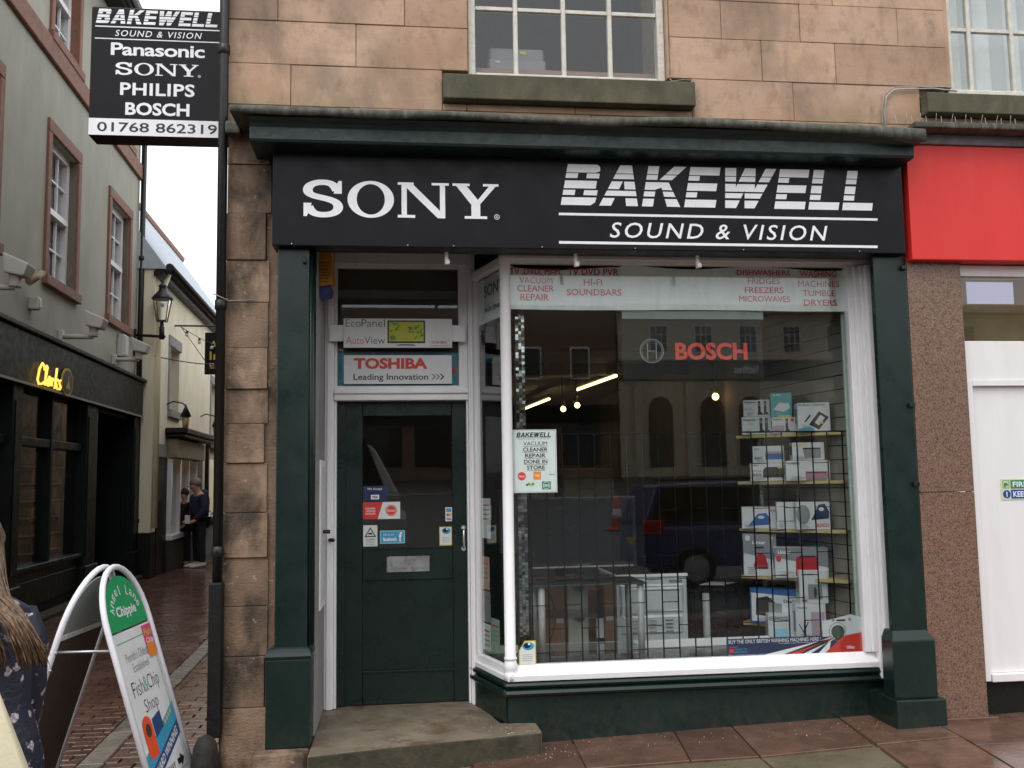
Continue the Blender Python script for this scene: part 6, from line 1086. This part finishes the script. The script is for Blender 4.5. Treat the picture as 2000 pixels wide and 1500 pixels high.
atx('Fish', 'vinyl_black', .16, .42, VS - .37, VS - .29, -.012); atx('&', 'board_green', .43, .51, VS - .37, VS - .29, -.012); atx('Chip', 'vinyl_black', .52, .80, VS - .39, VS - .29, -.012); atx('Shop', 'vinyl_black', .32, .64, VS - .49, VS - .40, -.012)
for k, (a, b) in enumerate((((.09, VS - .085), (.91, VS - .085)), ((.09, .11), (.91, .11)))): sheet(fr, [(a[0], a[1]), (b[0], b[1]), (b[0], b[1] + .004), (a[0], a[1] + .004)], 'board_green', .0032)
sheet(fr, [(.905, .11), (.913, .11), (.913, VS - .085), (.905, VS - .085)], 'board_green', .0034)
sheet(fr, [(.72, VS - .20), (.95, VS - .20), (.95, VS - .04), (.72, VS - .04)], 'petal_pink', .0036, 'fish_badge'); sheet(fr, [(.74, VS - .22), (.93, VS - .22), (.93, VS - .13), (.74, VS - .13)], 'orange', .0042, 'fish_badge'); atx('Fish', 'pack_yellow', .75, .92, VS - .10, VS - .06, .02, .0046); atx('Chip', 'board_white', .75, .92, VS - .15, VS - .11, .02, .0052)
sheet(fr, [(.05, .20), (.95, .36), (.95, .46), (.05, .29)], 'award_blue', .0036, 'award_band'); sheet(fr, [(.05, .12), (.95, .28), (.95, .36), (.05, .20)], 'award_navy', .0034, 'award_band'); text('AWARD WINNING', 'board_white', ab, 0, 0, 0, 0, 0, .02, fmap=lambda u, v: fr(.12 + u * .76, .152 + u * .135 + v * .045, .0042))
sheet(fr, [(.14, .26), (.36, .26), (.36, .42)] + [(.25 + .11 * math.cos(t), .42 + .055 * math.sin(t)) for t in (.5, 1.0, 1.57, 2.1, 2.6)] + [(.14, .42)], 'award_orange', .0048, 'award_badge'); sheet(fr, [(.38, .34), (.60, .37), (.60, .46), (.38, .44)], 'award_navy', .0046, 'award_badge'); MB().add([fr(.25 + .06 * math.cos(t), .40 + .035 * math.sin(t), .0054) for t in [2 * math.pi * j / 12 for j in range(12)]], [tuple(range(12))]).build('award_badge', 'brown_board', ab)
for k in range(4):
    c = (.66 + k * .06, .385 + k * .011); sheet(fr, [(c[0] + .022 * math.cos(t), c[1] + .016 * math.sin(t)) for t in [2 * math.pi * j / 5 + .3 for j in range(5)]], 'pack_yellow', .0046, 'star')
atx('TAKE AWAY', 'vinyl_black', .16, .64, .128, .172, .012); atx('& CAFE', 'vinyl_black', .30, .64, .075, .115, .02) if False else atx('CAFE', 'vinyl_black', .36, .62, .076, .112, .02); sheet(fr, [(.70, .14), (.78, .14), (.78, .12), (.88, .155), (.78, .19), (.78, .17), (.70, .17)], 'vinyl_black', .0036, 'arrow')

# ================================================================ people
def skin_mesh(name, pts, edges, radii, m, par, sub=2, root=0):
    me = bpy.data.meshes.new(name); me.from_pydata([tuple(p) for p in pts], edges, []); o = bpy.data.objects.new(name, me); COL.objects.link(o); o.parent = par
    md = o.modifiers.new('Skin', 'SKIN'); md.use_smooth_shade = True
    for i, r in enumerate(radii):
        v = me.skin_vertices[0].data[i]; v.radius = (r, r) if not hasattr(r, '__len__') else r; v.use_root = (i == root)
    s = o.modifiers.new('Subdivision', 'SUBSURF'); s.levels = sub; s.render_levels = sub; me.materials.append(MATS[m]); return o
def standing(label, loc, rz, h, top, bottom, shoe, hair, bow=.0, hood=True, arm_in=1.0):
    """figure facing local -y; k scales a 1.75 m body"""
    k = h / 1.75; P = T('person', label, 'person', loc, rz); S = lambda x, y, z: (x * k, y * k, z * k); hb = -bow
    body = [S(0, 0, .95), S(0, .0, 1.15), S(0, .01, 1.38), S(0, hb * .3, 1.49), S(0, hb * .9, 1.585), S(0, hb * 1.0, 1.665), S(.17, 0, 1.40), S(.22, .0, 1.12), S(.17, -.14 * arm_in, .93), S(.12, -.22 * arm_in, .88), S(-.17, 0, 1.40), S(-.22, .0, 1.12), S(-.17, -.14 * arm_in, .93), S(-.12, -.22 * arm_in, .88), S(.09, 0, .90), S(.10, 0, .50), S(.10, .02, .09), S(.10, -.12, .04), S(-.09, 0, .90), S(-.10, 0, .50), S(-.10, .02, .09), S(-.10, -.12, .04)]
    E_ = [(0, 1), (1, 2), (2, 3), (3, 4), (4, 5), (2, 6), (6, 7), (7, 8), (8, 9), (2, 10), (10, 11), (11, 12), (12, 13), (0, 14), (14, 15), (15, 16), (16, 17), (0, 18), (18, 19), (19, 20), (20, 21)]
    R = [.12, .11, .11, .052, .078, .086, .055, .045, .035, .03, .055, .045, .035, .03, .08, .055, .04, .035, .08, .055, .04, .035]
    skin_mesh('body', body, E_, [r * k for r in R], 'skin', P)
    t_pts = [body[i] for i in (0, 1, 2, 6, 7, 8, 10, 11, 12)]; skin_mesh('hoodie', t_pts, [(0, 1), (1, 2), (2, 3), (3, 4), (4, 5), (2, 6), (6, 7), (7, 8)], [r * k for r in (.165, .17, .155, .085, .075, .055, .085, .075, .055)], top, P)
    if hood: MB().ball(S(0, .075, 1.46), .11 * k, .075 * k, .085 * k).build('hood', top, P, local=True)
    l_pts = [body[i] for i in (0, 14, 15, 16, 18, 19, 20)]; skin_mesh('trousers', l_pts, [(0, 1), (1, 2), (2, 3), (0, 4), (4, 5), (5, 6)], [r * k for r in (.135, .092, .07, .062, .092, .07, .062)], bottom, P)
    for s in (-1, 1): MB().loft([[(s * .10 * k + w * k * math.cos(t), (yy + 0) * k, max(.0, (zc + hh * math.sin(t))) * k) for t in [2 * math.pi * j / 10 for j in range(10)]] for yy, w, zc, hh in ((.075, .03, .05, .045), (.03, .042, .055, .06), (-.06, .046, .04, .045), (-.15, .045, .03, .035), (-.20, .02, .025, .02))]).build('shoe', shoe, P, local=True)
    c = body[5]; MB().ball((c[0], c[1] + .028 * k, c[2] + .012 * k), .094 * k, .098 * k, .105 * k).build('hair', hair, P, local=True)
    f = body[4]; MB().loft([[(q * math.cos(t) * k, f[1] - (.09 + d) * k + 0, f[2] + (.02 + q * math.sin(t)) * k) for t in (0, 1.57, 3.14, 4.71)] for q, d in ((.018, 0), (.006, .03))]).build('nose', 'skin', P, local=True)
    return P
def alz(y): return az_(y) + .004
mp = standing('tall person in dark navy hoodie and white trainers bowing over a phone in the alley', (-4.08, 20.15, alz(20.1)), -1.0, 1.78, 'cloth_navy', 'cloth_black', 'shoe_white', 'hair_grey', bow=.10); mp.scale = (1.28, 1.22, 1.0)
wp_ = standing('shorter dark-haired person in black beside the person in the navy hoodie', (-4.42, 20.50, alz(20.4)), -.8, 1.58, 'cloth_black', 'cloth_black', 'cloth_black', 'hair_dark', bow=.06, hood=False)
ph = T('phone', 'pale phone held in front by the person in the navy hoodie', 'phone', (0, 0, 0)); ph.location = mp.matrix_basis @ Vector((.13, -.25, .93)); bx('case', 'pack_white', ph, -.05, .05, -.01, .01, -.04, .13, .005, local=True)

# foreground passer-by seen from behind, cut by the frame edge
wo = T('person', 'person with long blonde hair in navy floral jacket walking past the A-board', 'person', (-1.315, 3.1, -.05), .30); K = .93
S = lambda x, y, z: (x * K, y * K, z * K)
bj = [S(0, 0, .92), S(0, .0, 1.12), S(0, .0, 1.32), S(0, .02, 1.43), S(0, .06, 1.52), S(0, .07, 1.60), S(.14, 0, 1.32), S(.185, .05, 1.10), S(.17, .19, .925), S(.165, .27, .89), S(-.14, 0, 1.32), S(-.185, .05, 1.10), S(-.17, .19, .925), S(-.165, .27, .89), S(.09, 0, .86), S(.10, .06, .48), S(.10, .0, .08), S(.10, .14, .03), S(-.09, 0, .86), S(-.10, -.06, .48), S(-.10, -.20, .10), S(-.10, -.08, .03)]
Ed = [(0, 1), (1, 2), (2, 3), (3, 4), (4, 5), (2, 6), (6, 7), (7, 8), (8, 9), (2, 10), (10, 11), (11, 12), (12, 13), (0, 14), (14, 15), (15, 16), (16, 17), (0, 18), (18, 19), (19, 20), (20, 21)]
skin_mesh('body', bj, Ed, [r * K for r in (.12, .10, .10, .05, .085, .085, .05, .042, .034, .03, .05, .042, .034, .03, .08, .055, .04, .035, .08, .055, .04, .035)], 'skin', wo)
def ell(c, rx, ry, n=28, wob=0.0, ph=0.0): return [(c[0] + rx * (1 + wob * math.sin(3 * t + ph) + wob * .6 * math.sin(7 * t + 2 * ph)) * math.cos(t), c[1] + ry * (1 + wob * math.sin(3 * t + ph)) * math.sin(t), c[2]) for t in [2 * math.pi * j / n for j in range(n)]]
MB().loft([ell(S(0, 0, z), rx * K * 1.06, ry * K * 1.06, 28, wb * 1.6, z * 9) for z, rx, ry, wb in ((.78, .215, .165, .035), (.80, .225, .175, .035), (.88, .225, .175, .03), (.97, .215, .165, .025), (1.04, .195, .15, .02), (1.10, .20, .15, .02), (1.20, .205, .15, .015), (1.29, .205, .14, .01), (1.355, .185, .12, .01), (1.40, .12, .09, .0), (1.425, .075, .07, 0))]).build('jacket', 'floral_navy', wo, local=True)
for s in (1, -1):
    arm = [Vector(S(s * .155, 0, 1.335)), Vector(S(s * .185, .02, 1.24)), Vector(S(s * .19, .05, 1.10)), Vector(S(s * .18, .11, .99)), Vector(S(s * .17, .19, .92)), Vector(S(s * .165, .22, .90))]
    MB().tube(arm, .064 * K, 14, taper=[1.0, 1.05, .95, .88, .78, .72]).build('sleeve', 'floral_navy', wo, local=True)
MB().loft([ell(S(0, -.035, z), rx * K, ry * K, 20, .03, z * 20) for z, rx, ry in ((1.30, .09, .05), (1.33, .135, .085), (1.375, .145, .10), (1.42, .12, .09), (1.445, .085, .07))]).build('hood', 'floral_navy', wo, local=True)
skin_mesh('trousers', [bj[i] for i in (0, 14, 15, 16, 18, 19, 20)], [(0, 1), (1, 2), (2, 3), (0, 4), (4, 5), (5, 6)], [r * K for r in (.11, .10, .082, .072, .10, .082, .072)], 'cloth_beige', wo)
for s, yy, zz in ((1, .02, 0), (-1, -.18, .04)): MB().loft([[(s * .10 * K + w_ * math.cos(t), yy + y_, max(zz, zz + zc + hh * math.sin(t))) for t in [2 * math.pi * j / 10 for j in range(10)]] for y_, w_, zc, hh in ((-.07, .03, .05, .045), (0, .042, .05, .05), (.1, .046, .035, .04), (.17, .02, .025, .02))]).build('shoe', 'cloth_black', wo, local=True)
hr = MB(); hc = Vector(S(0, .07, 1.585))
for k in range(760):
    a = random.uniform(-1.2, 1.9) - math.pi / 2; el_ = random.uniform(.05, 1.25); rr = .098 * K
    st0 = hc + Vector((rr * math.cos(el_) * math.cos(a), rr * 1.1 * math.cos(el_) * math.sin(a), rr * 1.15 * math.sin(el_)))
    e = random.gauss(.015, .013) if k % 7 else random.gauss(-.055, .006)
    way = [st0, hc + Vector((math.cos(a) * rr * 1.05, math.sin(a) * rr * 1.15, -.02)), Vector((.085 + e, -.115 + random.gauss(0, .008), 1.30)), Vector((.135 + e, -.172 + random.gauss(0, .008), 1.24)), Vector((.165 + e * 1.1, -.18 + random.gauss(0, .008), 1.18)), Vector((.185 + e * 1.25, -.165 + random.gauss(0, .008), random.uniform(1.10, 1.17)))]
    P_ = []; Wp = [way[0]] + way + [way[-1]]
    for q in range(len(way) - 1):
        for t in ((0, .33, .67) if q < len(way) - 2 else (0, .33, .67, 1)):
            p0, p1, p2, p3 = Wp[q:q + 4]; P_.append(.5 * (2 * p1 + (p2 - p0) * t + (2 * p0 - 5 * p1 + 4 * p2 - p3) * t * t + (3 * p1 - p0 - 3 * p2 + p3) * t**3))
    n_ = len(P_)
    hr.tube(P_, .0024, 4, taper=[1 - .75 * max(0, (q / (n_ - 1) - .7) / .3) for q in range(n_)])
hr.ball(hc, .1 * K, .11 * K, .115 * K, 16, 10); hr.build('hair', 'hair_blonde', wo, local=True)
tb_ = T('tote_bag', 'plain cream tote bag carried by the person in the floral jacket', 'bag', (-1.135, 2.80, .60), .2); tb_.rotation_euler = (0, -.26, .2)
MB().loft([[(x * rx, y_ * ry, z) for x, y_ in ((-1, -.6), (-.5, -1), (.5, -1), (1, -.6), (1, .6), (.5, 1), (-.5, 1), (-1, .6))] for z, rx, ry in ((.0, .15, .045), (.02, .165, .06), (.18, .17, .055), (.36, .155, .03), (.42, .15, .015))]).build('pouch', 'tote_cream', tb_, .004, local=True)
for s in (-1, 1): MB().tube([(-.08, s * .012, .40), (-.07, s * .015, .58), (0, s * .02, .66), (.07, s * .015, .58), (.08, s * .012, .40)], .009, 6).build('strap', 'tote_cream', tb_, local=True)
# grit and litter specks on step and pavement
gm = MB()
for k in range(130):
    x = random.gauss(.72, .25) if k % 2 else random.uniform(.5, 3.2); yb = random.uniform(5.5, 5.82) if x > .84 else random.uniform(5.5, 5.8); s = random.uniform(.001, .0028) * (1.5 if random.random() < .08 else 1); z = (.119 if x < .79 and yb > 5.6 else gz(x)) + .001
    if x < .45: continue
    gm.add([(x - s, yb, z), (x, yb - s, z), (x + s, yb, z), (x, yb + s * .7, z), (x, yb, z + s * 1.2)], [(0, 1, 4), (1, 2, 4), (2, 3, 4), (3, 0, 4), (3, 2, 1, 0)])
tag(gm.build('grit', 'paper_white'), 'pale grit and flakes scattered along the foot of the green plinth', 'grit', kind='stuff')
